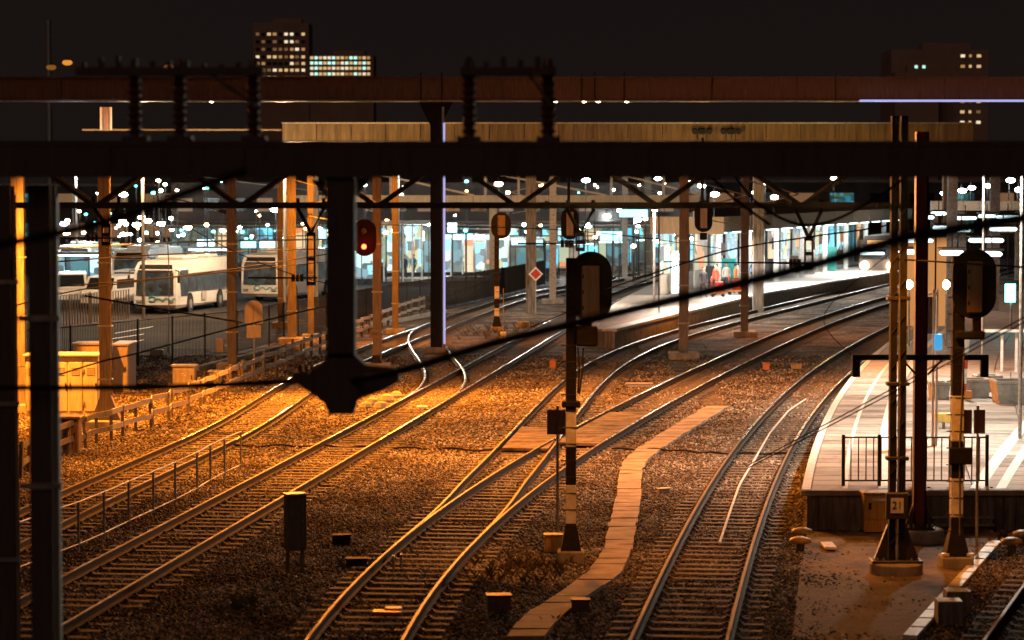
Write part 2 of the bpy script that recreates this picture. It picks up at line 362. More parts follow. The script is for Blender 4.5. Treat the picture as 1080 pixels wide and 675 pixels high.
track(cC2, 'track splitting left at the turnout and curving past the platform wall', [(-G2, 40, 245, .001), (G2, 51.5, 245, -.002)], 40, 245, skip=lambda y: y < 69)
track(cX, 'short S-bent crossover joining the second track to the leftmost one', [(-G2, 87, 133, -.003), (G2, 87, 133, -.003)], 87, 133, skip=lambda y: y < 96 or y > 127)
track(cD, 'curved track hugging the edge of the right platform', [(-G2, 40, 180, 0), (G2, 40, 180, 0)], 40, 180)
track(cE, 'track cut off by the bottom right corner, beyond the white blocks', [(-G2, 38, 60, 0), (G2, 38, 60, 0)], 38, 60)

# ------------------------------------------------------------------ ground
b = MB(); b._add([(-1500, -60, -.16), (1500, -60, -.16), (1500, 3000, -.16), (-1500, 3000, -.16)], [(0, 1, 2, 3)])
structure(b, 'ground', M_ASPH)
def noise2(x, y): return (np.sin(x * 1.7 + y * .6) + np.sin(x * .6 - y * 1.9 + 1.3) + np.sin(x * 3.1 + y * 2.3 + .7) * .5) * .008
def left_edge(y): return np.interp(y, [38, 60, 80, 110, 150, 200, 250], [-16, -17, -18, -16.5, -10.5, 0, 8])
ys = np.concatenate([np.arange(36, 110, .5), np.arange(110, 262, 1.5)]); us = np.linspace(0, 1, 100)
X0 = left_edge(ys); X1 = X0 * 0 + 60
GX = X0[:, None] + (X1 - X0)[:, None] * us[None]; GY = np.repeat(ys[:, None], 100, 1)
GZ = noise2(GX, GY) - .012
gv = np.stack([GX, GY, GZ], -1).reshape(-1, 3); I = np.arange(len(ys) * 100).reshape(len(ys), 100)
gf = np.stack([I[:-1, :-1], I[:-1, 1:], I[1:, 1:], I[1:, :-1]], -1).reshape(-1, 4)
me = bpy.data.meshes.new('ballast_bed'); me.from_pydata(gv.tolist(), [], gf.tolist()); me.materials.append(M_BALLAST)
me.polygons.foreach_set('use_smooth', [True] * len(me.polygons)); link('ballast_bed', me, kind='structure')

# path of slabs (S-bend) between the signal and track C1
PL = [at(*p) for p in ((535,675),(557,647),(587,632),(618,608),(636,588),(640,563),(647,540),(651,520),(652,500),(660,485),(673,475),(699,458),(727,441),(745,430))]
PR = [at(*p) for p in ((575,675),(597,647),(625,628),(652,612),(664,593),(670,561),(673,546),(676,533),(676,500),(683,487),(698,475),(724,458),(751,441),(769,430))]
def lerp_line(L, n):
    d = [0]
    for a, c in zip(L, L[1:]): d.append(d[-1] + (c - a).length)
    return [Vector([np.interp(t, d, [p[k] for p in L]) for k in range(3)]) for t in np.linspace(0, d[-1], n)]
NS = 66; lL, lR = lerp_line(PL, NS), lerp_line(PR, NS)
for L_ in (lL, lR):
    for _ in range(2):
        for i in range(1, NS - 1): L_[i] = (L_[i - 1] + L_[i] * 2 + L_[i + 1]) / 4
path = link('path', None, kind='structure')
for i in range(NS - 1):
    g = .03; w_ = Vector((random.uniform(-.02, .02), 0, 0)); a, b_, c, d = lL[i].lerp(lL[i + 1], g) + w_, lR[i].lerp(lR[i + 1], g) + w_, lR[i + 1] + w_, lL[i + 1] + w_
    z = .07 + random.uniform(-.010, .010); tz = random.uniform(-.006, .006)
    vs = [(p.x, p.y, -.05) for p in (a, b_, c, d)] + [(p.x, p.y, z + (tz if k in (1, 2) else -tz)) for k, p in enumerate((a, b_, c, d))]
    MB()._add(vs, [(0, 1, 2, 3), (4, 5, 6, 7), (0, 1, 5, 4), (1, 2, 6, 5), (2, 3, 7, 6), (3, 0, 4, 7)]).build('slab', M_WOOD, path)
# board crossing decks between and beside the rails
def deck(f, offs, y0, y1, label, step=.45):
    r = thing('board_crossing', label, 'board crossing', (float(f(y0)), y0, 0)); o = Vector(r.location); y = y0
    while y < y1:
        sl = float(f(y + .5) - f(y - .5)); nrm = Vector((1, -sl, 0)).normalized(); tg = Vector((sl, 1, 0)).normalized()
        for a, c in offs:
            m = Vector((float(f(y)), y, 0)) + nrm * (a + c) / 2 + Vector((0, 0, .12 + random.uniform(-.006, .006)))
            MB().box(m - o, (c - a, step - .02, .09), rz=-math.atan(sl), ch=.01).build('board', M_DECK, r)
        y += step / math.sqrt(1 + sl * sl)
deck(cC1, [(-.64, .64)], 72.5, 82, 'board deck between the rails of the track beside the S-bend path')
deck(cC2, [(-.64, .64)], 71, 77, 'board deck between the rails of the left-curving turnout track')

# loose stones, real geometry near the camera
def stones(n, ylo, yhi, r0, r1, name):
    ys = rng.uniform(ylo, yhi, n); xs = rng.uniform(-1, 1, n) * (.2 * ys + 1.0)
    keep = np.ones(n, bool)
    for f in (cA, cB, cC1, cC2, cD, cE):
        for s in (-G2, G2): keep &= np.abs(xs - f(ys) - s) > .05
    pl = np.array([[p.y, p.x] for p in lL]); prr = np.array([[p.y, p.x] for p in lR])
    keep &= ~((xs > np.interp(ys, pl[:, 0], pl[:, 1]) - .02) & (xs < np.interp(ys, prr[:, 0], prr[:, 1]) + .02))
    # the grit apron and the platform at the right
    xr = np.interp(ys, [40, 41.6, 57.2], [6.4, 6.35, 10.6]); keep &= ~((xs > np.interp(ys, [40, 56], [4.9, 6.4])) & (xs < xr) & (ys < 57) & (rng.uniform(0, 1, n) > .12 + .5 * np.clip(1 - (xs - np.interp(ys, [40, 56], [4.9, 6.4])) / .9, 0, 1)))
    keep &= ~((ys > 55) & (xs > cD(ys) + 1.6))
    keep &= xs > left_edge(ys) + .2
    xs, ys = xs[keep], ys[keep]; n = len(xs)
    base = np.array([(1, 0, 0), (0, 1, 0), (-1, 0, 0), (0, -1, 0), (0, 0, 1), (0, 0, -.6)], float)
    tris = np.array([(0, 1, 4), (1, 2, 4), (2, 3, 4), (3, 0, 4), (1, 0, 5), (2, 1, 5), (3, 2, 5), (0, 3, 5)])
    V = base[None] * rng.uniform(.6, 1.35, (n, 6, 1)); V[:, :, 2] += rng.uniform(-.35, .35, (n, 6)); r = rng.uniform(r0, r1, n)[:, None]
    a = rng.uniform(0, 6.28, n); ca, sa = np.cos(a)[:, None], np.sin(a)[:, None]
    x = (V[:, :, 0] * ca - V[:, :, 1] * sa) * r + xs[:, None]; y = (V[:, :, 0] * sa + V[:, :, 1] * ca) * r + ys[:, None]
    z = V[:, :, 2] * r * .8 + (noise2(xs, ys) - .004)[:, None] + rng.uniform(-.008, .02, n)[:, None]
    co = np.stack([x, y, z], -1).reshape(-1); T = (tris[None] + (np.arange(n) * 6)[:, None, None]).reshape(-1)
    me = bpy.data.meshes.new(name); me.vertices.add(n * 6); me.vertices.foreach_set('co', co)
    me.loops.add(len(T)); me.loops.foreach_set('vertex_index', T); me.polygons.add(n * 8)
    me.polygons.foreach_set('loop_start', np.arange(n * 8) * 3); me.update(calc_edges=True)
    me.materials.append(M_STONE); o = link(name, me, kind='stuff'); o['label'] = 'loose grey-brown ballast stones between the rails'; o['category'] = 'ballast'
stones(150000, 40, 70, .021, .046, 'ballast_stones')
stones(95000, 68, 112, .028, .058, 'ballast_stones')
# weeds
tuft = MB()
def tufts(pxs, n, spread, h=.22):
    for (px, py) in pxs:
        c0 = at(px, py)
        for _ in range(n):
            c = c0 + Vector((random.gauss(0, spread), random.gauss(0, spread * 1.6), 0))
            for k in range(9):
                a = random.uniform(0, 6.28); l = random.uniform(.3, 1) * h; w = .008; dx, dy = math.cos(a), math.sin(a)
                tip = c + Vector((dx * l * .7, dy * l * .7, l)); mid = c + Vector((dx * l * .25, dy * l * .25, l * .6))
                tuft._add([c + Vector((-dy * w, dx * w, 0)), c + Vector((dy * w, -dx * w, 0)), mid + Vector((dy * w, -dx * w, 0)), tip, mid + Vector((-dy * w, dx * w, 0))], [(0, 1, 2, 3, 4)])
tufts([(545,596),(562,612),(530,606),(575,600),(380,600),(250,640)], 12, .45)
tufts([(505,352),(540,356),(560,345),(700,372),(650,388)], 30, 1.1, .3)
tufts([(470,630),(450,655),(600,660),(830,640)], 6, .4, .15)
o = single(tuft, 'weeds', M_LEAF, 'scattered weeds and dry grass among the ballast', 'weeds', kind='stuff')

# grit apron in front of the right platform, kerb blocks
ap = [at(*p) for p in ((838,675),(850,620),(846,585),(846,562),(1090,562),(1052,574),(952,675))]
ap = [at(835,680), at(842,620), at(848,562), at(1052,562), at(1052,574), at(950,677)]
def lm(p, z): return (p.x, p.y, z)
g = MB(); n = len(ap); nn = []
vs = [lm(p, .025) for p in ap]; g._add(vs + [lm(p, -.05) for p in ap], [tuple(range(n))] + [(i, (i + 1) % n, n + (i + 1) % n, n + i) for i in range(n)])
structure(g, 'grit_apron', M_SOIL)
kr = thing('kerb_row', 'row of white blocks edging the dark apron at bottom right', 'kerb', tuple(at(958, 672)))
p0, p1 = at(959, 676), at(1050, 574); o = Vector(kr.location)
for i in range(13):
    a, c = p0.lerp(p1, (i + .06) / 13), p0.lerp(p1, (i + .94) / 13); m = (a + c) / 2; dd = (c - a)
    MB().box(m - o + Vector((0, 0, .0)), (.25, dd.length, .17), rz=-math.atan2(dd.x, dd.y), ch=.012).build('kerb_block', M_WHITE, kr)
for (px, py, lab) in ((1000, 640, 'nearer of the two brown cubes against the white kerb blocks'), (1009, 629, 'farther of the two brown cubes against the white kerb blocks')):
    q = at(px - 7, py + 18)
    t = thing('concrete_block', lab, 'concrete block', tuple(q)); MB().box((.12, 0, .2), (.42, .42, .4), ch=.015).build('block', M_CONC_D, t)
    MB().box((.12, 0, .405), (.40, .40, .012)).build('cap', M_WHITE, t)
t = thing('marker_slab', 'small white slab on the dark apron near the rails', 'marker', tuple(at(874, 580)))
MB().box((0, 0, .085), (.24, .8, .06), ch=.01).build('slab', M_WHITE, t)

# ------------------------------------------------------------------ right platform
PE = [at(px, py, .85) for px, py in ((850,517),(859,473),(873,441),(898,400),(935,365),(962,345),(990,331))]
pe_y = np.array([p.y for p in PE]); pe_x = np.array([p.x for p in PE])
c_ = np.polyfit(pe_y / 100, pe_x, 3); pe = lambda y: float(np.polyval(c_, min(y, 150) / 100)) + max(0, y - 150) * .42
PY0, PY1 = PE[0].y, 175
PAVS = [M_PAVE, mat('worn_paving', (.33, .305, .275), .75, var=.35, vs=2), mat('grimy_paving', (.27, .25, .225), .8, var=.45, vs=1.5), M_PAVE]
plat = link('platform', None, None, (0, 0, 0), kind='structure')
b = MB(); yy = list(np.linspace(PY0, PY1, 50)); vs = []; Wd = 14
for y in yy: x = pe(y); vs += [(x + .04, y, -.05), (x + .04, y, .75), (x + Wd, y, .75), (x + Wd, y, -.05)]
fs = [(0, 1, 2, 3)] + [(4 * i + k, 4 * i + 4 + k, 4 * i + 5 + k, 4 * i + 1 + k) for i in range(49) for k in range(3)]
b._add(vs, fs).build('platform_base', M_CONC_D, plat)
cop = MB()
y = PY0
while y < 130:
    L_ = 1.0; MB()._add([(pe(y) - .08, y, .76), (pe(y) + .11, y, .76), (pe(y + L_) + .11, y + L_ - .02, .76), (pe(y + L_) - .08, y + L_ - .02, .76)] +
        [(pe(y) - .08, y, .87), (pe(y) + .11, y, .87), (pe(y + L_) + .11, y + L_ - .02, .87), (pe(y + L_) - .08, y + L_ - .02, .87)],
        [(0, 1, 2, 3), (4, 5, 6, 7), (0, 1, 5, 4), (1, 2, 6, 5), (2, 3, 7, 6), (3, 0, 4, 7)]).build('edge_slab', M_WHITE, plat); y += L_
rest = MB(); cnt = 0; y = PY0
while y < PY1:
    L_ = .9 if y < 90 else 3
    nx = 8 if y < 90 else 3
    for i in range(nx):
        wdt = (Wd - .15) / nx; u0 = .13 + i * wdt; z = .862 + random.uniform(-.002, .002)
        P = [(pe(y) + u0, y), (pe(y) + u0 + wdt - .03, y), (pe(y + L_) + u0 + wdt - .03, y + L_ - .05), (pe(y + L_) + u0, y + L_ - .05)]
        vs = [(*p, .755) for p in P] + [(*p, z) for p in P]; fc = [(0, 1, 2, 3), (4, 5, 6, 7), (0, 1, 5, 4), (1, 2, 6, 5), (2, 3, 7, 6), (3, 0, 4, 7)]
        if cnt < 290 and y < 90: MB()._add(vs, fc).build('paving_slab', random.choice(PAVS), plat); cnt += 1
        else: rest._add(vs, fc)
    y += L_
rest.build('distant_paving', M_PAVE, plat, kind='stuff')
def stripe(u, w, y0, y1, m=M_WHITE, sl=0):
    b = MB(); Ys = np.linspace(y0, y1, 30)
    for a, c in zip(Ys, Ys[1:]):
        xa, xc = pe(a) + u + sl * (a - y0), pe(c) + u + sl * (c - y0)
        b._add([(xa, a, .868), (xa + w, a, .868), (xc + w, c, .868), (xc, c, .868)], [(0, 1, 2, 3)])
    b.build('painted_line', m, plat)
stripe(.8, .10, PY0 + .2, 130); stripe(1.55, .26, PY0 + .2, 130)
stripe(3.5, .30, PY0 + .2, 75, sl=.12); stripe(4.05, .22, PY0 + .2, 66, sl=.12)
# front coping beam and face boards of the platform end
fr = MB(); fr.box((pe(PY0) + 3.0, PY0 - .06, .80), (6.2, .14, .12), ch=.015); fr.build('end_coping', M_CONC, plat)
for i in range(6): MB().box((pe(PY0) + .2 + 1.0 * i + .5, PY0 - .03, .36), (.97, .07, .74), ch=.01).build('end_panel', M_CONC_D, plat)
# railing across the platform end
def railing(name, label, cat, p0, p1, h, nposts, gap, m, base=.87, group=None, bar=.012, post=.035, two=True):
    r = thing(name, label, cat, tuple(p0), group=group); d = Vector(p1) - Vector(p0); d.z = 0
    for i in range(nposts + 1):
        q = d * i / nposts; MB().bar(q, q + Vector((0, 0, h + .06)), post * 2, ch=.008).build('post', m, r)
    for z in ((h, .12) if two else (h,)): MB().bar(Vector((0, 0, z)), d + Vector((0, 0, z)), .035).build('handrail', m, r)
    L_ = d.length; k = int(L_ / gap); bb = [d * (i / k) for i in range(1, k)]
    if k < 120 and gap > .09:
        me_b = MB().bar((0, 0, .12), (0, 0, h), bar * 2).mesh('bar', m)
        for q in bb: link('bar', me_b, r, q)
    else:
        x = MB()
        for q in bb: x.bar(q + Vector((0, 0, .12)), q + Vector((0, 0, h)), bar * 2)
        x.build('bars', m, r, kind='stuff')
    return r
railing('railing', 'dark green railing across the end of the right platform', 'railing', (at(893, 516, .86).x, 55.75, .86), (at(1046, 516, .86).x, 55.75, .86), 1.05, 4, .16, M_GREEN)
# steel steps at platform end
st = thing('metal_steps', 'grey slatted metal panel against the platform end below the railing', 'steps', (at(985, 562).x, 55.0, 0)); wS = at(1052, 562).x - at(985, 562).x
for i in range(5): MB().box((wS / 2, .08 * i, .12 + .16 * i), (wS, .22, .05), ch=.008).build('tread', M_GALV, st)
for x in (0, wS): MB().bar((x, -.1, .02), (x, .4, .86), .06, .12).build('stringer', M_DARKST, st)
cab = thing('equipment_cabinet', 'yellow two-section cabinet against the platform end wall', 'cabinet', (at(928, 562).x, 54.6, 0))
MB().box((0, 0, .44), (.74, .5, .8), ch=.02).build('body', M_YEL, cab); MB().box((0, -.25, .56), (.66, .03, .5), ch=.01).build('door', M_YEL, cab)
MB().box((-.25, -.275, .6), (.05, .03, .14)).build('handle', M_BLACKP, cab); MB().box((0, -.25, .16), (.66, .03, .22), ch=.01).build('lower_door', M_YEL, cab)
MB().box((0, 0, .86), (.8, .56, .05), ch=.01).build('roof', M_YEL, cab); MB().box((0, -.27, .74), (.4, .01, .06)).build('label_plate', M_WHITE, cab)

# ------------------------------------------------------------------ masts and portals
def base_disc(x, y, r, h): 
    n = 24; return MB().tube([(x, y, -.03), (x, y, h - .03), (x, y, h)], r, n, rs=[r, r, r - .03])
# nearer, laced mast
L0 = at(945, 606); t = thing('catenary_mast', 'dark twin-channel mast with a numbered plate, in front of the platform railing', 'mast', (L0.x, L0.y, 0))
base_disc(0, 0, .50, .24).build('concrete_base', M_CONC, t)
for s in (-1, 1):
    b = MB(); b.box((s * .088, 0, 4.4), (.125, .22, 8.4)); b.build('channel', M_BLACKP, t)
    MB()._add([(s * .17, -.08, .24), (s * .44, -.08, .24), (s * .17, -.08, .95), (s * .17, .08, .24), (s * .44, .08, .24), (s * .17, .08, .95)], [(0, 1, 2), (3, 4, 5), (0, 1, 4, 3), (1, 2, 5, 4), (0, 2, 5, 3)]).build('gusset', M_DARKST, t)
MB().box((0, 0, .265), (.95, .5, .05), ch=.01).build('foot_plate', M_DARKST, t)
for i in range(12):
    z = .6 + i * .66; MB().bar((-.12, -.115, z), (.12, -.115, z + .34), .05, .012).build('lacing', M_DARKST, t)
for x in (-.38, -.26, .26, .38): MB().tube([(x, -.2, .28), (x, -.2, .34)], .022, 6).build('bolt', M_GALV, t)
for z in (2.2, 3.6, 5.2): MB().box((0, 0, z), (.42, .26, .07), ch=.01).build('band', M_DARKST, t)
MB().tube([(-.01, -.13, .0), (-.01, -.13, 1.4), (.03, -.15, 3.0), (0, -.13, 5.5)], .013, 6).build('earth_cable', M_GALV, t)
bx = MB().box((-.01, -.15, 1.32), (.42, .12, .5), ch=.02).build('number_box', M_DARKST, t)
pl_ = MB().box((-.02, -.215, 1.33), (.24, .012, .28)).build('number_plate', M_WHITE, bx)
def text(s, size, parent, loc, m, rot=(math.pi / 2, 0, 0), ext=.002):
    cu = bpy.data.curves.new('lettering', 'FONT'); cu.body = s; cu.size = size; cu.extrude = ext; cu.align_x = 'CENTER'; cu.align_y = 'CENTER'
    o = bpy.data.objects.new('lettering', cu); COL.objects.link(o); o.parent = parent; o.location = loc; o.rotation_euler = rot; cu.materials.append(m)
    me = bpy.data.meshes.new_from_object(o); bpy.data.objects.remove(o); o = link('lettering', me, parent, loc); o.rotation_euler = rot; return o
text('21', .2, bx, (-.02, -.225, 1.33), M_BLACKP)
# farther H mast
L1 = at(969, 572); t = thing('catenary_mast', 'reddish H-section mast on a round concrete base close to the platform end', 'mast', (L1.x, L1.y, 0))
base_disc(0, 0, .52, .28).build('concrete_base', M_CONC, t)
b = MB(); b.box((-.11, 0, 4.3), (.03, .26, 8.2)); b.box((.11, 0, 4.3), (.03, .26, 8.2)); b.box((0, 0, 4.3), (.2, .03, 8.2)); b.box((0, -.12, 4.3), (.25, .02, 8.2)); b.build('post', M_RED, t)
MB().box((0, 0, .31), (.6, .5, .04)).build('foot_plate', M_DARKST, t)
for s in (-1, 1): MB()._add([(s * .125, -.02, .32), (s * .3, -.02, .32), (s * .125, -.02, .8), (s * .125, .02, .32), (s * .3, .02, .32), (s * .125, .02, .8)], [(0, 1, 2), (3, 4, 5), (0, 1, 4, 3), (1, 2, 5, 4), (0, 2, 5, 3)]).build('gusset', M_DARKST, t)
for x in (-.24, -.14, .14, .24): MB().tube([(x, -.2, .33), (x, -.2, .4)], .02, 6).build('bolt', M_GALV, t)
# cross arm on it
ca = thing('cross_arm', 'straight grey cross arm with two hanging ends fixed to the reddish mast', 'cross arm', (L1.x, L1.y - .25, 0))
zc = pt(945, 376, L1.y).z; xl, xr_ = pt(897, 376, L1.y).x - L1.x, pt(1040, 376, L1.y).x - L1.x
MB().box(((xl + xr_) / 2, 0, zc), (xr_ - xl, .12, .11), ch=.01).build('arm', M_BLACKP, ca)
for x in (xl + .08, xr_ - .08): MB().box((x, 0, zc - .2), (.16, .14, .40), ch=.01).build('end_box', M_BLACKP, ca)
for s in (-1, 1): MB().bar((s * .12, 0, zc - .35), (s * .4, 0, zc - .05), .04).build('brace', M_DARKST, ca)
# truss portal at 50 m
YT = 49.6; tz = lambda py: pt(540, py, YT).z
tr = thing('truss_gantry', 'dark zigzag truss spanning all the tracks behind the blurred beam', 'gantry', (0, YT, 0))
xL, xR = pt(8, 216, YT).x, pt(960, 216, YT).x; zb, zt = tz(216.5), tz(168)
for yo in (-.22, .22):
    MB().box(((xL + xR) / 2, yo, zb), (xR - xL, .09, .115)).build('bottom_chord', M_DARKST, tr); MB().box(((xL + xR) / 2, yo, zt), (xR - xL, .09, .12)).build('top_chord', M_DARKST, tr)
for apx in (102, 254, 398, 545, 694, 845):
    for yo in (-.16, .16):
        for s in (-1, 1): MB().bar((pt(apx, 216, YT).x + s * .04, yo, zb), (pt(apx + s * 74, 168, YT).x - s * .06, yo, zt), .11, .09).build('diagonal', M_DARKST, tr)
for apx in (28, 176, 326, 472, 620, 770, 918): MB().box((pt(apx, 168, YT).x, 0, zt), (.06, .38, .06)).build('tie', M_DARKST, tr)
def portal_post(px, w, h, Y, label, m, lit_edge=True):
    X = pt(px, 300, Y).x; t = thing('portal_post', label, 'post', (X, Y, 0))
    b = MB(); b.box((0, -h / 2, 3.65), (w, .03, 7.3)); b.box((0, h / 2, 3.65), (w, .03, 7.3)); b.box((0, 0, 3.65), (.03, h, 7.3)); b.build('column', m, t)
    MB().box((0, 0, .03), (w * 2.2, h * 2, .06)).build('foot_plate', m, t)
    if lit_edge: MB().tube([(w / 2 + .03, -h / 2 + .05, 0), (w / 2 + .03, -h / 2 + .05, 7.2)], .026, 8).build('lit_edge_strip', M_CAB, t)  # pale tube standing for the lit right edge of the post
    for z in (1.2, 3, 4.8, 6.2): MB().box((0, -h / 2 - .02, z), (w + .16, .05, .05)).build('clamp', M_GALV, t)
    return t
portal_post(5, .2, .24, 30, 'dark post at the very left edge of the photo, soft and near', M_NEAR)
# near portal: blurred beam
YN = 21.5
nb = thing('portal_beam', 'wide dark out-of-focus beam crossing the whole upper photo', 'beam', (0, YN, 0))
zb0, zt0 = pt(540, 187, YN).z, pt(540, 149, YN).z
b = MB(); zm = (zb0 + zt0) / 2; hh = zt0 - zb0; b.box((0, 0, zt0 - .02), (11, .3, .04)); b.box((0, 0, zb0 + .02), (11, .3, .04)); b.box((0, -.13, zm), (11, .02, hh - .08)); b.box((0, .13, zm), (11, .02, hh - .08)); b.build('girder', M_NEAR, nb)
for i in range(9): MB().box((-4.4 + i * 1.1, -.15, zm), (.03, .015, hh - .08)).build('stiffener', M_NEAR, nb)
portal_post(45, .19, .26, YN + .3, 'dark near post, second from the left edge, with a pale strip for the lit edge on its right', M_NEAR)
portal_post(1125, .19, .26, YN + .3, 'near portal post just outside the right edge', M_NEAR, False)
dp = thing('drop_post', 'black square drop post hanging from the blurred beam, ending in a chunky clamp', 'drop post', (pt(360, 300, YN).x, YN, 0))
zz = lambda py: pt(360, py, YN).z
MB().box((0, 0, (zb0 + zz(378)) / 2), (.235, .2, zb0 - zz(378)), ch=.01).build('tube', M_NEAR, dp)
MB().prism([(-.26, zz(392)), (-.16, zz(382)), (-.1, zz(372)), (.1, zz(372)), (.2, zz(384)), (.44, zz(387)), (.48, zz(391)), (.48, zz(402)), (.34, zz(411)), (.14, zz(421)), (.10, zz(436)), (-.1, zz(436)), (-.14, zz(424)), (-.4, zz(400)), (-.4, zz(392))], 'y', -.1, .1).build('clamp', M_NEAR, dp)
for i in range(4): MB().tube([(-.34 + i * .05, 0, zz(396) - .06), (-.34 + i * .05, 0, zz(396) + .09)], .02, 8).build('insulator_disc', M_PORC, dp)
for x in (-.13, .13): MB().prism([(x - .12 * (x < 0) , zb0 - .02), (x + .12 * (x > 0), zb0 - .02), (x, zb0 - .16)], 'y', -.06, .06).build('bracket', M_NEAR, dp)
# insulators and bus bars on top of the near beam
insul = None
for k, (px, lab) in enumerate(((143, 'far left stack'), (190, 'second stack from left'), (268, 'stack just left of the lit tower'), (495, 'stack left of centre above the beam'), (578, 'stack right of centre above the beam'))):
    X = pt(px, 100, YN).x; t = thing('post_insulator', 'blurred dark ribbed insulator on the near beam, ' + lab, 'insulator', (X, YN, zt0), group='insulators on the near beam')
    H_ = pt(px, 62, YN).z - zt0; pts = [(0, 0, 0)]; rs = [.05]
    for i in range(9): z = .06 + i * (H_ - .1) / 9; pts += [(0, 0, z), (0, 0, z + .02), (0, 0, z + .045)]; rs += [.045, .07, .045]
    pts.append((0, 0, H_)); rs.append(.03); MB().tube(pts, .05, 12, rs=rs).build('ribbed_stack', M_PORC, t, smooth=False)
    MB().box((0, 0, .02), (.2, .2, .04)).build('foot', M_NEAR, t)
for (a, c, lab) in ((82, 280, 'blurred dark switch bar above the beam at upper left'), (486, 586, 'blurred dark switch bar above the beam at the centre')):
    xa, xc = pt(a, 76, YN).x, pt(c, 76, YN).x; z = pt(a, 76, YN).z
    t = thing('switch_bar', lab, 'switch', ((xa + xc) / 2, YN - .12, 0)); hw = (xc - xa) / 2
    MB().box((0, 0, z), (xc - xa, .06, .07), ch=.01).build('bar', M_NEAR, t)
    for i in range(int(hw * 2 / .14)):
        x = -hw + .07 + i * .14; MB().tube([(x, 0, z), (x, 0, z + random.uniform(.05, .13))], .022, 8).build('contact', M_NEAR, t)
    MB().bar((hw * .4, 0, z), (hw * .9, 0, z - .28), .03).build('linkage', M_NEAR, t)

# high brown girder at 114 m
YU = 114.0; ug = thing('high_girder', 'long brown girder on tall columns, above all other beams', 'girder', (0, YU, 0))
za, zb1 = pt(540, 82.5, YU).z, pt(540, 105.5, YU).z
x = -26
while x < 28: MB().box((x + 3.2, 0, (za + zb1) / 2), (6.37, .5, za - zb1), ch=.01).build('girder_section', M_BEAM, ug); x += 6.4
MB().box((1, -.1, zb1 - .05), (54, .8, .06)).build('bottom_flange', M_GALV, ug); MB().box((1, 0, za + .03), (54, .8, .06)).build('top_flange', M_BEAM, ug)
for px in (444, 466, 613, 627, 658, 750, 880): X = pt(px, 95, YU).x; MB().tube([(X, -.3, zb1 - .1), (X, -.3, za + .25)], .035, 6).build('cable_riser', M_DARKST, ug)
def tall_col(px, lab, m):
    X = pt(px, 200, YU).x; t = thing('girder_column', lab, 'column', (X, YU + .1, 0), group='columns of the high girder')
    b = MB(); b.box((0, -.22, (zb1 - .1) / 2), (.5, .04, zb1 - .1)); b.box((0, .22, (zb1 - .1) / 2), (.5, .04, zb1 - .1)); b.box((0, 0, (zb1 - .1) / 2), (.04, .4, zb1 - .1)); b.box((.22, 0, (zb1 - .1) / 2), (.03, .4, zb1 - .1)); b.build('shaft', m, t)
    MB().prism([(-.25, zb1 - 1.1), (-.75, zb1 - .1), (.75, zb1 - .1), (.25, zb1 - 1.1)], 'y', -.2, .2).build('bracket', m, t)
    MB().tube([(.3, -.2, .2), (.3, -.2, zb1 - .3)], .06, 8).build('lit_edge_strip', M_GALV, t); MB().box((0, 0, .1), (1, .9, .3), ch=.03).build('base', M_CONC, t); return t  # galvanised tube added for the edge-lit line along the column
tc_ = tall_col(460, 'tall dark column with a glowing strip for the blue-white edge glint down its right side, left of centre', M_BLACKP)
MB().tube([(.36, -.32, .4), (.36, -.32, zb1 - 1.0)], .045, 8).build('edge_glint', emit('violet_edge_glint', (.5, .52, 1), .85), tc_)  # glowing strip standing for light caught on the column edge
xa_, xb_ = pt(905, 103, YU).x, pt(1100, 103, YU).x
MB().tube([(xa_, -.56, zb1 - .05), (xb_, -.56, zb1 - .05)], .05, 8).build('edge_glint', emit('violet_edge_glint', (.5, .52, 1), .85), ug)  # glowing strip standing for platform light reflected along the flange
tall_col(-40, 'column of the high girder beyond the left edge', M_DARKST); tall_col(1130, 'column of the high girder beyond the right edge', M_DARKST)
def small_lamp(name, label, pos, mat_e, r, group, hang=0, pole=0, cat='lamp', hood=True):
    t = thing(name, label, cat, tuple(pos), group=group)
    MB().tube([(0, 0, -r * .5), (0, 0, -r * .35), (0, 0, 0), (0, 0, r * .35), (0, 0, r * .5)], r, 12, rs=[r * .3, r * .75, r, r * .75, r * .3]).build('lens', mat_e, t, smooth=True)
    if hood: MB().tube([(0, .02, r * .42), (0, .02, r * .52), (0, .02, r * .7)], r, 10, rs=[r * .7, r * .6, r * .3]).build('hood', M_DARKST, t)
    if hang: MB().bar((0, .02, r * .8), (0, .02, hang), .05).build('hanger', M_DARKST, t)
    if pole: MB().tube([(0, .02, r * .8), (0, .3, r * 1.4), (0, .7, r * .6), (0, .8, -pos[2] + .02)], .05, 8).build('pole', M_DARKST, t)
    return t
for px, lab in ((223, 'leftmost'), (586, 'left of the ones at the centre'), (616, 'second at the centre'), (631, 'third at the centre'), (661, 'rightmost')):
    small_lamp('girder_lamp', 'tiny lit lamp under the high girder, ' + lab, pt(px, 107, YU - .3), E_WRM, .09, 'lamps under the high girder', hang=.12)
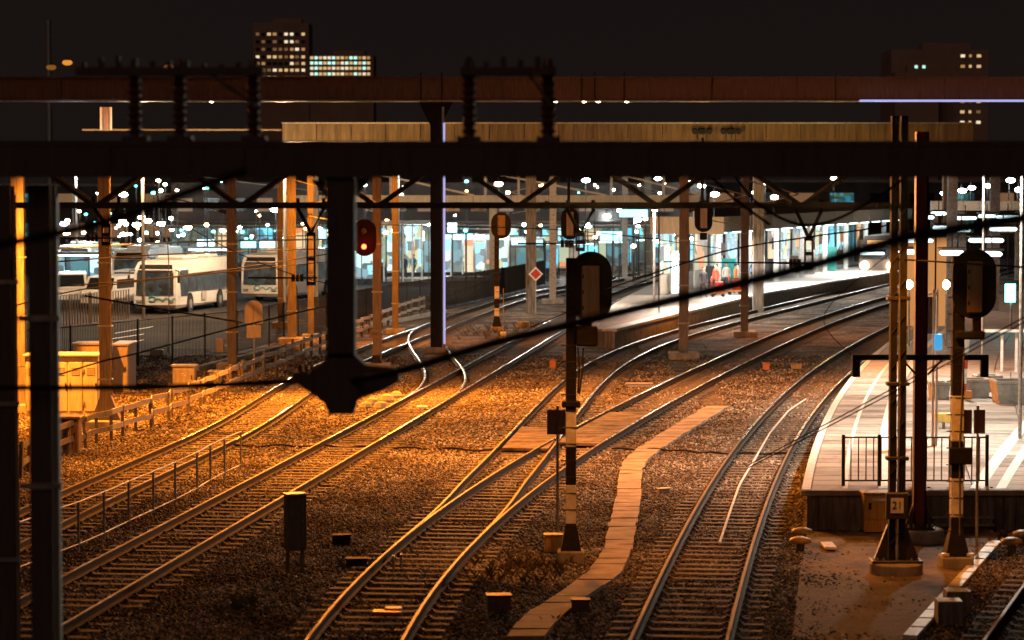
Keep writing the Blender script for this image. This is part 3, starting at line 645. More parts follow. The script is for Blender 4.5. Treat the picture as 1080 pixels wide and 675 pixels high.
# footbridge deck behind
M_OCHRE = mat('ochre_fascia', (.19, .125, .055), .8, var=.45, vs=.8, streak=True)
YF = 150.0; fb = thing('footbridge', 'pale footbridge deck crossing behind the high girder', 'footbridge', (0, YF, 0))
zf0, zf1 = pt(540, 150, YF).z, pt(540, 131, YF).z; xa = pt(300, 140, YF).x; xb = pt(1022, 140, YF).x; nP = 20
for i in range(nP):
    MB().box((xa + (xb - xa) * (i + .5) / nP, -1.5, (zf0 + zf1) / 2), ((xb - xa) / nP - .04, .12, zf1 - zf0), ch=.01).build('fascia_panel', M_OCHRE, fb)
MB().box(((xa + xb) / 2, 0, zf0 + .1), (xb - xa, 2.8, .2)).build('deck', M_CONC_D, fb); MB().box(((xa + xb) / 2, -1.62, zf1 + .03), (xb - xa, .1, .08)).build('top_rail', M_GALV, fb)
for px in (330, 560, 800, 1000): MB().box((pt(px, 200, YF).x, 0, zf0 / 2), (.6, .6, zf0)).build('pier', M_CONC_D, fb)
lw = MB().box((pt(195, 139, YF).x, -1.4, pt(195, 137.5, YF).z), (pt(298, 139, YF).x - pt(90, 139, YF).x, .15, .1)).build('low_rail', M_OCHRE, fb)
fl = thing('footbridge_floodlight', 'floodlight washing the footbridge fascia, hidden behind the near beam', 'floodlight', tuple(pt(760, 165, 143)))
MB().box((0, 0, 0), (.5, .3, .3), ch=.04).build('housing', M_DARKST, fl); MB().bar((0, .1, 0), (0, 5.5, .3), .08).build('arm', M_DARKST, fl)
for k, (px, pw) in enumerate(((360, 110), (430, 60), (740, 110), (880, 100))): 
    point('floodlight_glow', None, pt(px, 168, 142.5), pw * K_SOD, (1, .62, .2), .3)
for k, (px, py) in enumerate(((736, 139), (745, 139), (766, 139), (776, 139))):
    q = pt(px, py, YF - 2.2); t = thing('flood_cluster', 'small black twin floodlight fixed on the pale footbridge, %s from the left' % ('first', 'second', 'third', 'fourth')[k], 'floodlight', tuple(q), group='black floodlights on the footbridge')
    for s in (-1, 1): MB().tube([(s * .17, 0, 0), (s * .17, .25, .08)], .16, 10).build('lamp_head', M_BLACKP, t)
    MB().bar((0, .1, 0), (0, .1, -.5), .05).build('stem', M_BLACKP, t)
t = thing('orange_frame', 'short orange-lit upright box between the high girder and the lower rail at upper left', 'frame', tuple(pt(112, 137, YF - 2)))
hf = pt(112, 113, YF - 2).z - pt(112, 137, YF - 2).z
MB().box((0, 0, hf / 2), (.3, .2, hf)).build('core', M_BEAM, t)
for s in (-1, 1): MB().box((s * .27, -.05, hf / 2), (.1, .3, hf), ch=.01).build('side', E_SOD if 0 else M_CAB, t)
point('frame_glow', None, pt(112, 128, YF - 4.5), 60 * K_SOD, SOD, .2)

# catenary masts along the yard
def c_mast(px, Ybase, w, label, m=M_MAST, arm=1, top=8.6, foot=False, h=.26, base=True, veearms=False):
    q = at(px, Ybase); t = thing('catenary_mast', label, 'mast', (q.x, q.y, 0), group='catenary masts in the yard')
    b = MB(); b.box((0, -h / 2, top / 2), (w, .03, top)); b.box((0, h / 2, top / 2), (w, .03, top)); b.box((0, 0, top / 2), (.03, h - .03, top)); b.build('post', m, t)
    if base: MB().box((0, 0, .12), (w * 3.2, w * 3.2, .3), ch=.03).build('base', M_CONC, t)
    if foot: MB()._add([(-.5, -.1, .1), (.5, -.1, .1), (.16, -.1, 1.0), (-.16, -.1, 1.0), (-.5, .2, .1), (.5, .2, .1), (.16, .2, 1.0), (-.16, .2, 1.0)], [(0, 1, 2, 3), (4, 5, 6, 7), (0, 1, 5, 4), (1, 2, 6, 5), (2, 3, 7, 6), (3, 0, 4, 7)]).build('foot', m, t)
    if arm:
        MB().tube([(0, 0, 6.2), (arm * 2.6, 0, 6.9)], .035, 6).build('cantilever', M_GALV, t); MB().tube([(0, 0, 7.6), (arm * 2.6, 0, 6.9)], .03, 6).build('tie_rod', M_GALV, t)
        MB().tube([(arm * .8, 0, 5.9), (arm * 2.5, 0, 5.6)], .025, 6).build('registration_arm', M_GALV, t)
        MB().tube([(arm * .15, 0, 6.24), (arm * .3, 0, 6.28), (arm * .5, 0, 6.33)], .07, 8).build('insulator', M_PORC, t)
    for z in (1.5, 3.1, 5.0): MB().box((0, 0, z), (w + .08, h + .06, .05)).build('clamp', M_GALV, t)
    return t
c_mast(21, 434, .40, 'bright orange-lit mast near the left edge, between the two blurred posts', arm=0)
c_mast(112, 452, .34, 'brown mast with a splayed foot standing in the guard fence', foot=True, arm=0, top=7.9)
c_mast(245, 390, .36, 'orange-lit mast with a small box on its side, right of the white buses', arm=-1)
c_mast(308, 362, .38, 'orange-lit mast in front of the second bus, left of the drop post')
c_mast(328, 358, .26, 'thin brown mast just left of the black drop post', arm=0, top=8.2)
c_mast(398, 390, .34, 'mast standing behind the red signal', arm=0)
c_mast(417, 352, .30, 'slim mast right of the red signal, before the lit waiting room', arm=0)
c_mast(493, 276, .9, 'wide orange mast far behind the bus platforms', arm=0, base=False, top=14)
c_mast(583, 320, .42, 'grey mast on a concrete slab beside the diamond sign', M_GALV, arm=-1)
c_mast(721, 378, .40, 'brown mast on a slab in front of the white platform, before the passengers')
c_mast(785, 355, .36, 'mast on a slab between the two curving tracks right of centre')
c_mast(659, 296, .42, 'pale distant mast just right of the pill-shaped signal', M_GALV)
c_mast(683, 283, .6, 'distant yellowish mast at the head of the middle platform', arm=0)
c_mast(1003, 372, .42, 'broad grey mast on the right platform behind the second signal', M_GALV, arm=0)
c_mast(1048, 345, .5, 'grey mast on the right platform near the right edge', M_GALV, arm=0)
c_mast(296, 345, .26, 'slim pale mast beside the front of the second bus', arm=0)
# little box on the mast at 245
q = at(240, 390); t = thing('mast_box', 'small pale box fixed left of the orange mast', 'box', (q.x - .28, q.y - .2, pt(233, 364, q.y).z)); MB().box((0, 0, 0), (.3, .2, .55), ch=.02).build('case', M_CAB, t); MB().box((0, -.1, 0), (.24, .02, .45), ch=.005).build('door', M_CAB, t); MB().bar((.12, 0, 0), (.32, 0, 0), .05).build('bracket', M_GALV, t)

# drop tubes under the truss
def v_drop(px, pytop, pyv, pybot, Y, lab):
    X = pt(px, 250, Y).x; t = thing('drop_tube', lab, 'drop tube', (X, Y, 0)); z = lambda p: pt(px, p, Y).z
    w = 13.5 / F_PX * Y
    for s in (-1, 1):
        MB().tube([(0, 0, z(pyv)), (s * w, 0, z(pytop)), (s * w, 0, z(pytop) + .2)], .035, 8).build('vee_arm', M_DARKST, t)
    for s in (-1, 1): MB().box((s * .07, 0, (z(pyv) + z(pybot)) / 2), (.035, .05, z(pyv) - z(pybot))).build('side_bar', M_DARKST, t)
    for p in (pyv + 1, (pyv + pybot) / 2, pybot - 1): MB().box((0, 0, z(p)), (.17, .07, .07)).build('spacer', M_DARKST, t)
    for s in (-.34, -.26, -.18): MB().tube([(s, 0, z(pybot - 7) - .07), (s, 0, z(pybot - 7) + .07)], .035, 8).build('insulator_disc', M_PORC, t)
    MB().tube([(-1.2, 0, z(pybot - 7)), (.12, 0, z(pybot - 7))], .02, 6).build('steady_arm', M_DARKST, t)
v_drop(853, 222, 251, 284, YT, 'Y-shaped drop tube under the truss before the brightly lit platform')
v_drop(612, 222, 246, 264, YT + .05, 'Y-shaped drop tube under the truss above the pill-shaped signal')
v_drop(328, 220, 246, 300, YT, 'Y-shaped drop tube under the truss above the second bus')
v_drop(112, 218, 237, 258, YT, 'Y-shaped drop tube under the truss at the left')

# ------------------------------------------------------------------ signals
def pill(w, h, n=14):                            # outline with round top and bottom
    r = w / 2; P = []
    for i in range(n + 1): a = math.pi * i / n; P.append((math.cos(a) * r, h / 2 - r + math.sin(a) * r))
    for i in range(n + 1): a = math.pi + math.pi * i / n; P.append((math.cos(a) * r, -h / 2 + r + math.sin(a) * r))
    return P
def signal(label, px, pyb, w, bands, head, back, m_panel, group='banded signal posts', side=1, lamp=None, ladder=True, zbase=0, top=None, front=False):
    q = at(px, pyb); Y = q.y; Z = lambda p: pt(px, p, Y).z
    t = thing('railway_signal', label, 'signal', (q.x, Y, 0), group=group)
    ztop = Z(bands[0][0])
    for a, c, m in bands: MB().box((0, 0, (Z(a) + Z(c)) / 2), (w, w, Z(a) - Z(c)), ch=.01).build('post_band', m, t)
    MB().box((0, 0, .1), (w * 2.6, w * 2.6, .25), ch=.03).build('base', M_CONC, t)
    b = MB(); b._add([(-w, -w, .22), (w, -w, .22), (w, w, .22), (-w, w, .22), (-w * .5, -w * .5, .75), (w * .5, -w * .5, .75), (w * .5, w * .5, .75), (-w * .5, w * .5, .75)], [(0, 1, 2, 3), (4, 5, 6, 7), (0, 1, 5, 4), (1, 2, 6, 5), (2, 3, 7, 6), (3, 0, 4, 7)]); b.build('foot', M_BLACKP, t)
    if ladder:
        x = -w / 2 - .03
        n = int((ztop - .8) / .32)
        for i in range(n): MB().bar((x - .07, -w * .4, .7 + i * .32), (w * .5, -w * .52, .7 + i * .32), .022).build('step_rung', M_DARKST, t)
    hx0, hx1, hy0, hy1 = head; cx = (pt((hx0 + hx1) / 2, 300, Y).x - q.x); hw = (hx1 - hx0) / F_PX * Y; hh_ = Z(hy0) - Z(hy1); cz = (Z(hy0) + Z(hy1)) / 2
    hd = MB().prism([(u + cx, v + cz) for u, v in pill(hw, hh_)], 'y', -w * .7 - .02, -w * .7 + .015).build('backboard', M_BLACKP if not lamp else mat('dark_red_board', (.022, .008, .006), .9, spec=.1), t)
    b0, b1, b2, b3 = back; bx_ = pt((b0 + b1) / 2, 300, Y).x - q.x; bw = (b1 - b0) / F_PX * Y; bz = (Z(b2) + Z(b3)) / 2; bh = Z(b2) - Z(b3)
    if not lamp:
        MB().box((bx_, -w * .7 - .06, bz), (bw, .08, bh), ch=.02).build('lamp_housing', m_panel, hd)
        MB().box((bx_, -w * .7 - .106, bz), (bw * .9, .012, bh * .94)).build('rear_door', m_panel, hd)
        for s in (-.3, 0, .3): MB().box((bx_ - bw * .42, -w * .7 - .118, bz + s * bh), (.03, .02, .07)).build('hinge', M_BLACKP, hd)
    else:
        MB().tube([(bx_, -w * .7 - .14, lamp), (bx_, -w * .7 - .02, lamp)], .13, 14).build('lamp_hood', M_BLACKP, hd)
        MB().tube([(bx_, -w * .7 - .16, lamp), (bx_, -w * .7 - .15, lamp)], .1, 14).build('red_lens', E_RED, hd)
        MB().tube([(bx_, -w * .7 - .12, lamp + .62), (bx_, -w * .7 - .02, lamp + .62)], .12, 14).build('dark_lens', M_GLASSD, hd)
    MB().box((cx * .5, -w * .3, cz - hh_ * .3), (abs(cx) + .1, w * .6, .1)).build('bracket', M_BLACKP, t)
    return t, q, Z
W_, K_ = M_WHITE, M_BLACKP
t, q, Z = signal('black pill-shaped signal on a banded post beside the S-bend path', 602, 592, .20,
    [(272, 434, K_), (434, 471, W_), (471, 511, K_), (511, 552, W_), (552, 578, K_)], (601, 645, 265, 339), (613, 632, 280, 335), M_ORPNL)
MB().box((.30, -.1, Z(354)), (.42, .3, Z(345) - Z(366)), ch=.03).build('junction_box', M_BLACKP, t)
MB().box((.30, -.1, Z(342)), (.2, .12, .1)).build('neck', M_BLACKP, t)
for s in (0, .1): MB().tube([(.13 + s, -.12, Z(366)), (.16 + s * .6, -.14, Z(390)), (.13 + s * .3, -.12, Z(414))], .018, 6).build('cable', M_DARKST, t)
MB().box((.16, -.05, Z(402)), (.05, .12, .5)).build('side_bracket', M_GALV, t); MB().box((0, 0, Z(426)), (.36, .28, .12), ch=.02).build('collar', M_BLACKP, t)
t, q, Z = signal('black pill-shaped signal on a banded post in front of the right platform', 1008, 598, .23,
    [(270, 417, K_), (417, 465, W_), (465, 504, K_), (504, 545, W_), (545, 590, K_)], (1003, 1049, 262, 336), (1018, 1034, 275, 330), M_ORPNL)
MB().box((.34, -.05, Z(341)), (.16, .2, .3), ch=.02).build('neck', M_BLACKP, t); MB().box((.2, -.1, Z(353)), (.55, .3, .16), ch=.03).build('junction_box', M_BLACKP, t)
MB().box((.05, -.14, Z(480)), (.45, .1, .32), ch=.02).build('cable_box', M_BLACKP, t); MB().tube([(.05, -.13, .2), (.03, -.14, 2.4), (.1, -.13, 4.2)], .014, 6).build('cable', M_GALV, t)
for s in (-1, 1): MB().box((s * .24, -.2, .27), (.14, .14, .05)).build('foot_clamp', W_, t)
# small pair of rectangular plates on a thin pole
def twin_plate(px, pyb, plates, label, w=.03):
    q = at(px, pyb); Y = q.y; Z = lambda p: pt(px, p, Y).z; t = thing('trackside_sign', label, 'sign', (q.x, Y, 0), group='small dark trackside signs')
    MB().tube([(0, 0, 0), (0, 0, Z(plates[0][2] - 4))], w, 8).build('pole', M_GALV, t)
    for a, c, d, e in plates:
        X = pt((a + c) / 2, 300, Y).x - q.x; MB().box((X, -.04, (Z(d) + Z(e)) / 2), ((c - a) / F_PX * Y, .02, Z(d) - Z(e)), ch=.008).build('plate', M_CABD, t); MB().box((X, -.02, (Z(d) + Z(e)) / 2), ((c - a) / F_PX * Y * .6, .02, .04)).build('clamp', M_GALV, t)
    return t
twin_plate(588, 575, [(577, 587.5, 432, 458), (588.5, 599, 432, 458)], 'thin pole with twin dark plates left of the central signal')
twin_plate(1030, 577, [(1014, 1026, 432, 457), (1028, 1040, 432, 457)], 'thin pole with twin dark plates right of the second signal')
b0 = at(584, 584); t = thing('point_box', 'small yellow box beside the foot of the central signal', 'box', (b0.x, b0.y, 0)); MB().box((0, 0, .2), (.36, .3, .32), ch=.02).build('case', M_YEL, t); MB().box((0, 0, .38), (.4, .34, .04), ch=.01).build('lid', M_YEL, t)
# far banded signal
signal('small distant banded signal with an orange back panel, in front of the shopfronts', 524, 349, .24, [(235, 265, K_), (265, 302, K_), (302, 315, W_), (315, 325, K_), (325, 338, W_), (338, 346, K_)], (518, 539, 224, 252), (525, 533, 227, 248), M_ORPNL)
q = at(531, 357); t = thing('marker_box', 'small white square box at the foot of the distant banded signal', 'box', (q.x, q.y, 0)); MB().box((0, 0, .15), (.3, .2, .34), ch=.02).build('case', W_, t); MB().tube([(0, .1, .3), (0, .1, 2.4)], .025, 6).build('rod', M_GALV, t)
# red signal
t, q, Z = signal('signal showing a red light on a banded post left of centre', 397, 390, .22, [(262, 319, M_MAST), (319, 340, W_), (340, 346, K_), (346, 358, K_), (358, 363, K_), (363, 387, W_)], (373, 397, 231, 270), (379, 390, 240, 265), M_ORPNL, lamp=pt(384, 260, at(397, 390).y).z)
pb = MB().box((-.05, -.16, Z(352)), (.42, .04, .32), ch=.01).build('number_plate', M_ORPNL, t); text('436', .16, t, (-.05, -.19, Z(352)), M_BLACKP)
point('red_glow', None, pt(384, 260, at(397, 390).y - .6), 16, (1, .05, .01), .1)
# gantry-hung signal heads
for px, py, sc_, lab in ((601, 236, 1, 'orange-panelled signal head hung under the truss above the central signal'), (742, 228, 1, 'orange-panelled signal head hung under the truss left of the lit platform'), (520, 236, .0, '')):
    if not sc_: continue
    Y = 110; c = pt(px, py, Y); t = thing('hanging_signal', lab, 'signal', tuple(c), group='signal heads hung high over the tracks')
    MB().prism(pill(.75, 1.35), 'y', 0, .04).build('backboard', M_BLACKP, t); MB().box((0, -.12, 0), (.30, .2, 1.0), ch=.02).build('lamp_housing', M_CAB, t); MB().box((-.05, .1, 1.6), (.12, .12, 3.4)).build('hanger', M_BLACKP, t)
    MB().box((0, 0, -.85), (.3, .25, .3), ch=.03).build('junction_box', M_BLACKP, t)

# ------------------------------------------------------------------ left side equipment
def cabinet(px0, px1, pyt, pyb, depth, label, m=M_CAB, doors=2, roof=True, plinth=True, mark=None, Y=None):
    a, c = at(px0, pyb), at(px1, pyb); Yf = a.y; w = c.x - a.x; h = pt(px0, pyt, Yf).z
    t = thing('equipment_cabinet', label, 'cabinet', ((a.x + c.x) / 2, Yf + depth / 2, 0), group='trackside cabinets')
    MB().box((0, 0, h / 2), (w, depth, h - .06), ch=.02).build('body', m, t)
    for i in range(doors):
        dw = w / doors; d = MB().box((-w / 2 + dw * (i + .5), -depth / 2 - .012, h * .48), (dw - .05, .03, h * .82), ch=.008).build('door', m, t)
        MB().box((-w / 2 + dw * (i + (.85 if i % 2 == 0 else .15)), -depth / 2 - .045, h * .5), (.03, .04, .16)).build('handle', M_BLACKP, d)
        for j in range(4): MB().box((-w / 2 + dw * (i + .5), -depth / 2 - .035, h * .80 - j * .07), (dw * .55, .02, .03)).build('louvre', m, d)
        for zz_ in (.2, .75): MB().box((-w / 2 + dw * (i + (.06 if i % 2 == 0 else .94)), -depth / 2 - .04, h * zz_), (.04, .03, .12)).build('hinge', M_GALV, d)
    if roof: MB().box((0, -.03, h + .01), (w + .12, depth + .14, .07), ch=.015).build('roof', m, t)
    if plinth: MB().box((0, 0, .0), (w + .08, depth + .08, .14)).build('plinth', M_CONC_D, t)
    if mark: text(mark, h * .28, t, (0, -depth / 2 - .035, h * .62), M_WHITE)
    return t
cabinet(56, 104, 375, 438, 1.2, 'large cream cabinet with tall doors behind the low guard fence', doors=3)
cabinet(27, 38, 375, 438, 1.2, 'narrow cream cabinet between the two blurred left posts', doors=1)
cabinet(78, 112, 363, 418, 1.2, 'cream cabinet rising behind the large three-door one', doors=2)
cabinet(119, 135, 364, 414, 2.0, 'cream cabinet right of the mast with the splayed foot', doors=1)
cabinet(182, 206, 386, 410, .5, 'low cream cabinet with a white letter on its door', doors=1, mark='N')
cabinet(221, 233, 392, 406, .4, 'tiny cream cabinet at the foot of the box-bearing mast', doors=1)
cabinet(57, 83, 441, 477, .6, 'brown cabinet in front of the large cream one', m=M_CABD, doors=1)
cabinet(158, 172, 368, 376, .3, 'very small pale box by the far fence', doors=1, roof=False)
# relay box on legs
M_RELAY = mat('grey_green_paint', (.15, .15, .12), .5, .1, var=.3, streak=True)
q = at(311, 604); t = thing('relay_box', 'grey relay box on legs standing beside the second track', 'relay box', (q.x, q.y, 0), rz=R(20)); Z = lambda p: pt(311, p, q.y).z
MB().box((0, 0, (Z(522) + Z(580)) / 2), (.36, .26, Z(522) - Z(580)), ch=.015).build('case', M_RELAY, t); MB().box((.0, -.15, (Z(522) + Z(580)) / 2), (.30, .02, (Z(522) - Z(580)) * .9), ch=.005).build('door', M_RELAY, t)
MB().box((.19, 0, (Z(522) + Z(580)) / 2), (.02, .26, Z(522) - Z(580)), ch=.005).build('side_panel', M_GALV, t)
MB().box((0, 0, Z(521)), (.42, .34, .04), ch=.01).build('lid', M_GALV, t)
for x in (-.14, .14): MB().bar((x, 0, 0), (x, 0, Z(580)), .06).build('leg', M_RELAY, t)
# round topped sign
q = at(268, 397); Y = q.y; Z = lambda p: pt(268, p, Y).z; t = thing('speed_sign', 'orange-lit round-topped board above a square plate beside the second bus', 'sign', (q.x, Y, 0))
r = .34; P = [(-r, Z(341)), (r, Z(341))] + [(math.cos(a) * r, Z(326) + math.sin(a) * r) for a in np.linspace(0, math.pi, 14)]
MB().prism(P, 'y', -.06, -.03).build('board', M_CAB, t); MB().box((0, -.05, (Z(343) + Z(356)) / 2), (.55, .03, Z(343) - Z(356))).build('plate', M_CAB, t); MB().tube([(0, 0, 0), (0, 0, Z(320))], .035, 8).build('pole', M_GALV, t)
MB().box((0, -.065, Z(330)), (.015, .01, .5)).build('centre_line', M_CABD, t)
# diamond sign
q = at(565, 331); Y = q.y; t = thing('diamond_sign', 'pale-edged red diamond sign on a thin pole beside the grey mast', 'sign', (q.x, Y, 0)); z = pt(565, 289, Y).z
MB().prism([(-.42, z), (0, z - .42), (.42, z), (0, z + .42)], 'y', -.06, -.03).build('board', W_, t); MB().prism([(-.3, z), (0, z - .3), (.3, z), (0, z + .3)], 'y', -.075, -.06).build('red_field', M_REDP, t); MB().tube([(0, 0, 0), (0, 0, z)], .03, 8).build('pole', M_GALV, t)
# guard fence (two rails on short leaning posts)
gf_ = [at(*p) for p in ((20,505),(58,484),(98,470),(141,456),(189,437),(230,420),(270,402),(310,384),(345,368),(385,353),(420,338),(455,326),(490,315),(505,309))]
gt = thing('guard_fence', 'low two-rail guard fence zigzagging beside the leftmost track', 'fence', tuple(gf_[0])); o = Vector(gt.location)
gl = lerp_line(gf_, 92); prev = None; pm = MB().box((0, 0, .47), (.09, .09, .98), ch=.012).mesh('post', M_SLEEPER)
for i, p in enumerate(gl):
    jx = random.uniform(-.06, .06) + (.14 if i % 2 else -.02) * (i > 10); q = p - o + Vector((jx, 0, 0)); s = link('post', pm, gt, q); lean = random.uniform(-.07, .07); s.rotation_euler = (random.uniform(-.06, .06), lean, random.uniform(-.3, .3)); s.scale = (1, 1, random.uniform(.88, 1.06))
    if prev is not None:
        for z in (.82, .38): MB().bar(prev + Vector((.02, -.07, z)), q + Vector((.02 + lean * z, -.07, z + random.uniform(-.03, .03))), .04, .15).build('rail', M_CAB if i > 8 else M_SLEEPER, gt)
    prev = q
# slender handrail between tracks A and B
hp = [at(*p) for p in ((20,605),(52,592),(83,580),(110,568),(136,555),(162,543),(185,532),(208,520),(222,511),(237,503),(254,495))]
ht = thing('handrail_fence', 'slender single-rail fence between the two leftmost tracks', 'fence', tuple(hp[0])); o = Vector(ht.location); prev = None
for p in hp:
    q = p - o; MB().tube([q, q + Vector((0, 0, .98))], .028, 8).build('post', M_GALV, ht)
    if prev is not None:
        MB().tube([prev + Vector((0, 0, .97)), q + Vector((0, 0, .97))], .02, 6).build('rail', M_GALV, ht)
        MB().tube([prev + Vector((0, 0, .12)), q + Vector((0, 0, .12))], .016, 6).build('lower_rail', M_GALV, ht)
    prev = q
# tall dark fence to the bus yard
tf = [at(*p) for p in ((-60,410),(10,402),(75,395),(146,386),(250,373),(330,354),(400,338),(470,325),(530,312),(575,301))]
k = 0
names = ['at the far left behind the near post', 'behind the large cream cabinet', 'before the open yard left of the nearer bus', 'below the front of the nearer bus', 'below the second bus', 'behind the black drop post', 'under the lit waiting room', 'right of the tall dark column', 'tapering off toward the distant shopfronts']
for i in range(len(tf) - 1):
    d_ = (tf[i + 1] - tf[i]).length
    railing('security_fence', 'tall dark barred fence section ' + names[i], 'fence', tf[i], tf[i + 1] - (tf[i + 1] - tf[i]) * .01, 1.85, max(2, int(d_ / 2.6)), .085 if i > 4 else .12, M_BLACKP, group='sections of the dark yard fence', bar=.008, post=.03)

# small trackside bits
def cap_marker(px, py, lab, n=1):
    q = at(px, py); t = thing('trackside_marker', lab, 'marker', (q.x, q.y, 0), group='yellow mushroom markers')
    MB().tube([(0, 0, 0), (0, 0, .2)], .09, 10).build('stem', M_CONC_D, t); MB().tube([(0, 0, .17), (0, 0, .2), (0, 0, .27), (0, 0, .31)], .2, 14, rs=[.14, .23, .2, .08]).build('cap', M_YEL, t, smooth=True)
cap_marker(846, 572, 'farther yellow mushroom marker beside the curved right track'); cap_marker(844, 582, 'nearer yellow mushroom marker beside the curved right track'); cap_marker(1067, 583, 'yellow mushroom marker at the right edge beyond the white blocks'); cap_marker(1079, 575, 'yellow mushroom marker cut by the right edge')
def little(px, py, w, d, h, m, name, lab, cat='box', rz=0, leg=0):
    q = at(px, py); t = thing(name, lab, cat, (q.x, q.y, 0), rz); MB().box((0, 0, leg + h / 2), (w, d, h), ch=.02).build('case', m, t); MB().box((0, 0, leg + h + .01), (w + .04, d + .04, .03), ch=.008).build('lid', m, t)
    if leg: MB().bar((0, 0, 0), (0, 0, leg), .06).build('leg', M_DARKST, t)
little(674, 408, .95, .35, .12, M_CAB, 'cable_cover', 'flat pale cover lying left of the shining rails', 'cover'); little(808, 390, .25, .25, .26, M_ORANGEP, 'marker_box', 'small orange box on the ballast between two tracks')
little(583, 388, .24, .24, .32, M_ORANGEP, 'marker_box', 'small orange box beside the central signal head'); little(360, 575, .36, .2, .2, M_BLACKP, 'point_motor', 'dim box right of the relay box', 'machine', .2)
little(376, 596, .4, .25, .12, M_BLACKP, 'point_motor', 'dark low machine by the turnout blades', 'machine', .1); little(526, 645, .4, .3, .28, M_CABD, 'point_motor', 'small dark box with an upright beside the turnout', 'box', .1)
little(612, 645, .3, .25, .2, M_CABD, 'junction_box', 'little dark box right of the board path at the bottom'); little(700, 520, .3, .12, .1, W_, 'marker_slab', 'tiny white piece by the left rail of the curved track', 'marker', .4)
little(840, 389, .4, .25, .18, M_YEL, 'marker_box', 'yellow box between the two shining tracks and the platform'); little(552, 345, .6, .3, .25, M_YEL, 'marker_box', 'yellow box on the ground right of the distant signal'); little(600, 380, .5, .3, .3, M_CONC, 'cable_pit', 'pale stone pit cover near the crossover', 'cover')
q = at(408, 652); t = thing('track_balise', 'red flat plate lying between the rails at the bottom', 'balise', (q.x, q.y, 0)); MB().box((0, 0, .1), (.5, .35, .06), ch=.02).build('plate', M_REDP, t); MB().box((.1, .2, .13), (.3, .25, .05), ch=.02).build('cover', M_ORANGEP, t)
q = at(415, 604); t = thing('blade_lock', 'pair of small pale brackets on the left turnout rail', 'bracket', (q.x, q.y, 0))
for s in (0, .14): MB().box((s, s, .2), (.04, .12, .26)).build('bracket', M_GALV, t)
for i, (px, py) in enumerate(((393,428),(408,424),(402,432),(418,419),(386,431))):
    q = at(px, py); r = random.uniform(.16, .3); single(MB().tube([(0, 0, -.05), (0, 0, r * .3), (0, 0, r * .8), (0, 0, r)], r, 8, rs=[r * .8, r, r * .7, r * .2]), 'boulder', M_CONC, 'pale boulder below the black drop post, %s of the little heap' % ('centre', 'right end', 'front', 'far right', 'left end')[i], 'boulder', tuple(q), 'boulders below the drop post')
q = at(445, 433); t = thing('white_marker', 'small white reflective marker between the rails of the second track', 'marker', (q.x, q.y, 0)); MB().box((0, 0, .12), (.35, .3, .06), ch=.01).build('plate', W_, t)
# long thin cable across the ballast inside track D and across yard
cb = [at(*p) for p in ((759,578),(768,550),(780,515),(795,490),(812,460),(832,436),(850,424))]
single(MB().tube([p + Vector((0, 0, .1)) for p in lerp_line(cb, 30)], .028, 6), 'cable', W_, 'pale cable lying between the rails of the curved right track', 'cable')
cb = [at(*p) for p in ((235,472),(330,472),(400,474),(470,475),(520,477))]
single(MB().tube([p + Vector((0, 0, .05 + .03 * math.sin(i))) for i, p in enumerate(lerp_line(cb, 40))], .03, 6), 'cable', M_BLACKP, 'dark cable lying straight across the bright ballast and two tracks', 'cable')
cb = [at(*p) for p in ((645,475),(700,476),(760,480),(860,480))]
single(MB().tube([p + Vector((0, 0, .05 + .02 * math.sin(i))) for i, p in enumerate(lerp_line(cb, 40))], .03, 6), 'cable', M_BLACKP, 'dark cable crossing the ballast right of the board path', 'cable')

# ------------------------------------------------------------------ wires
M_WIRE = mat('dull_black_cable', (.018, .016, .015), .95, var=.2, bump=0, spec=.08)
def wire(pts, r, label, sag=0, m=M_WIRE, name='overhead_wire', group='overhead wires', n=24):
    P = [pt(*p) for p in pts]; Q = []
    if len(P) == 2: Q = [P[0].lerp(P[1], i / n) - Vector((0, 0, sag * 4 * (i / n) * (1 - i / n))) for i in range(n + 1)]
    else:
        for i in range(len(P) - 1):
            p0, p1, p2, p3 = P[max(i - 1, 0)], P[i], P[i + 1], P[min(i + 2, len(P) - 1)]
            for k in range(6):
                t = k / 6; Q.append(.5 * ((2 * p1) + (p2 - p0) * t + (2 * p0 - 5 * p1 + 4 * p2 - p3) * t * t + (3 * p1 - p0 - 3 * p2 + p3) * t ** 3))
        Q.append(P[-1])
    single(MB().tube(Q, r, 8), name, m, label, 'wire', group=group, smooth=True)
wire([(-20, 409, 21.5), (170, 408, 21.5), (345, 400, 21.5)], .021, 'thick blurred wire running level from the left edge to the black drop post')
wire([(372, 402, 21.5), (430, 389, 18), (520, 362, 15), (640, 333, 12.5), (760, 304, 11), (860, 279, 10.2), (950, 252, 9.6), (1020, 240, 9.2), (1100, 226, 9)], .028, 'thick blurred cable rising from the drop post to the right edge')
wire([(-20, 262, 13), (60, 246, 13), (130, 228, 13), (205, 200, 13), (260, 180, 13)], .022, 'thick blurred cable rising from the left edge toward the beam')
wire([(50, 399, 40), (108, 381, 42), (143, 373, 43), (250, 345, 46), (343, 323, 49.5)], .014, 'thin wire slanting up across the cabinets to the drop post')
wire([(90, 312, 40), (170, 326, 43), (255, 340, 47)], .016, 'dark wire dipping across the nearer bus')
wire([(790, 490, 44), (900, 432, 40), (1000, 378, 36), (1100, 324, 32)], .010, 'upper of two thin wires slanting up across the right platform')
wire([(790, 493, 44), (900, 436, 40), (1000, 383, 36), (1100, 329, 32)], .010, 'lower of two thin wires slanting up across the right platform')
wire([(60, 262, 75), (200, 255, 100), (370, 252, 120)], .035, 'pale horizontal wire above the buses', m=M_GALV)
wire([(60, 276, 60), (180, 268, 75), (350, 262, 95)], .018, 'dark wire crossing just above the bus roofs')
wire([(60, 302, 60), (200, 290, 75), (345, 268, 95)], .018, 'dark wire crossing the windscreens of the buses')
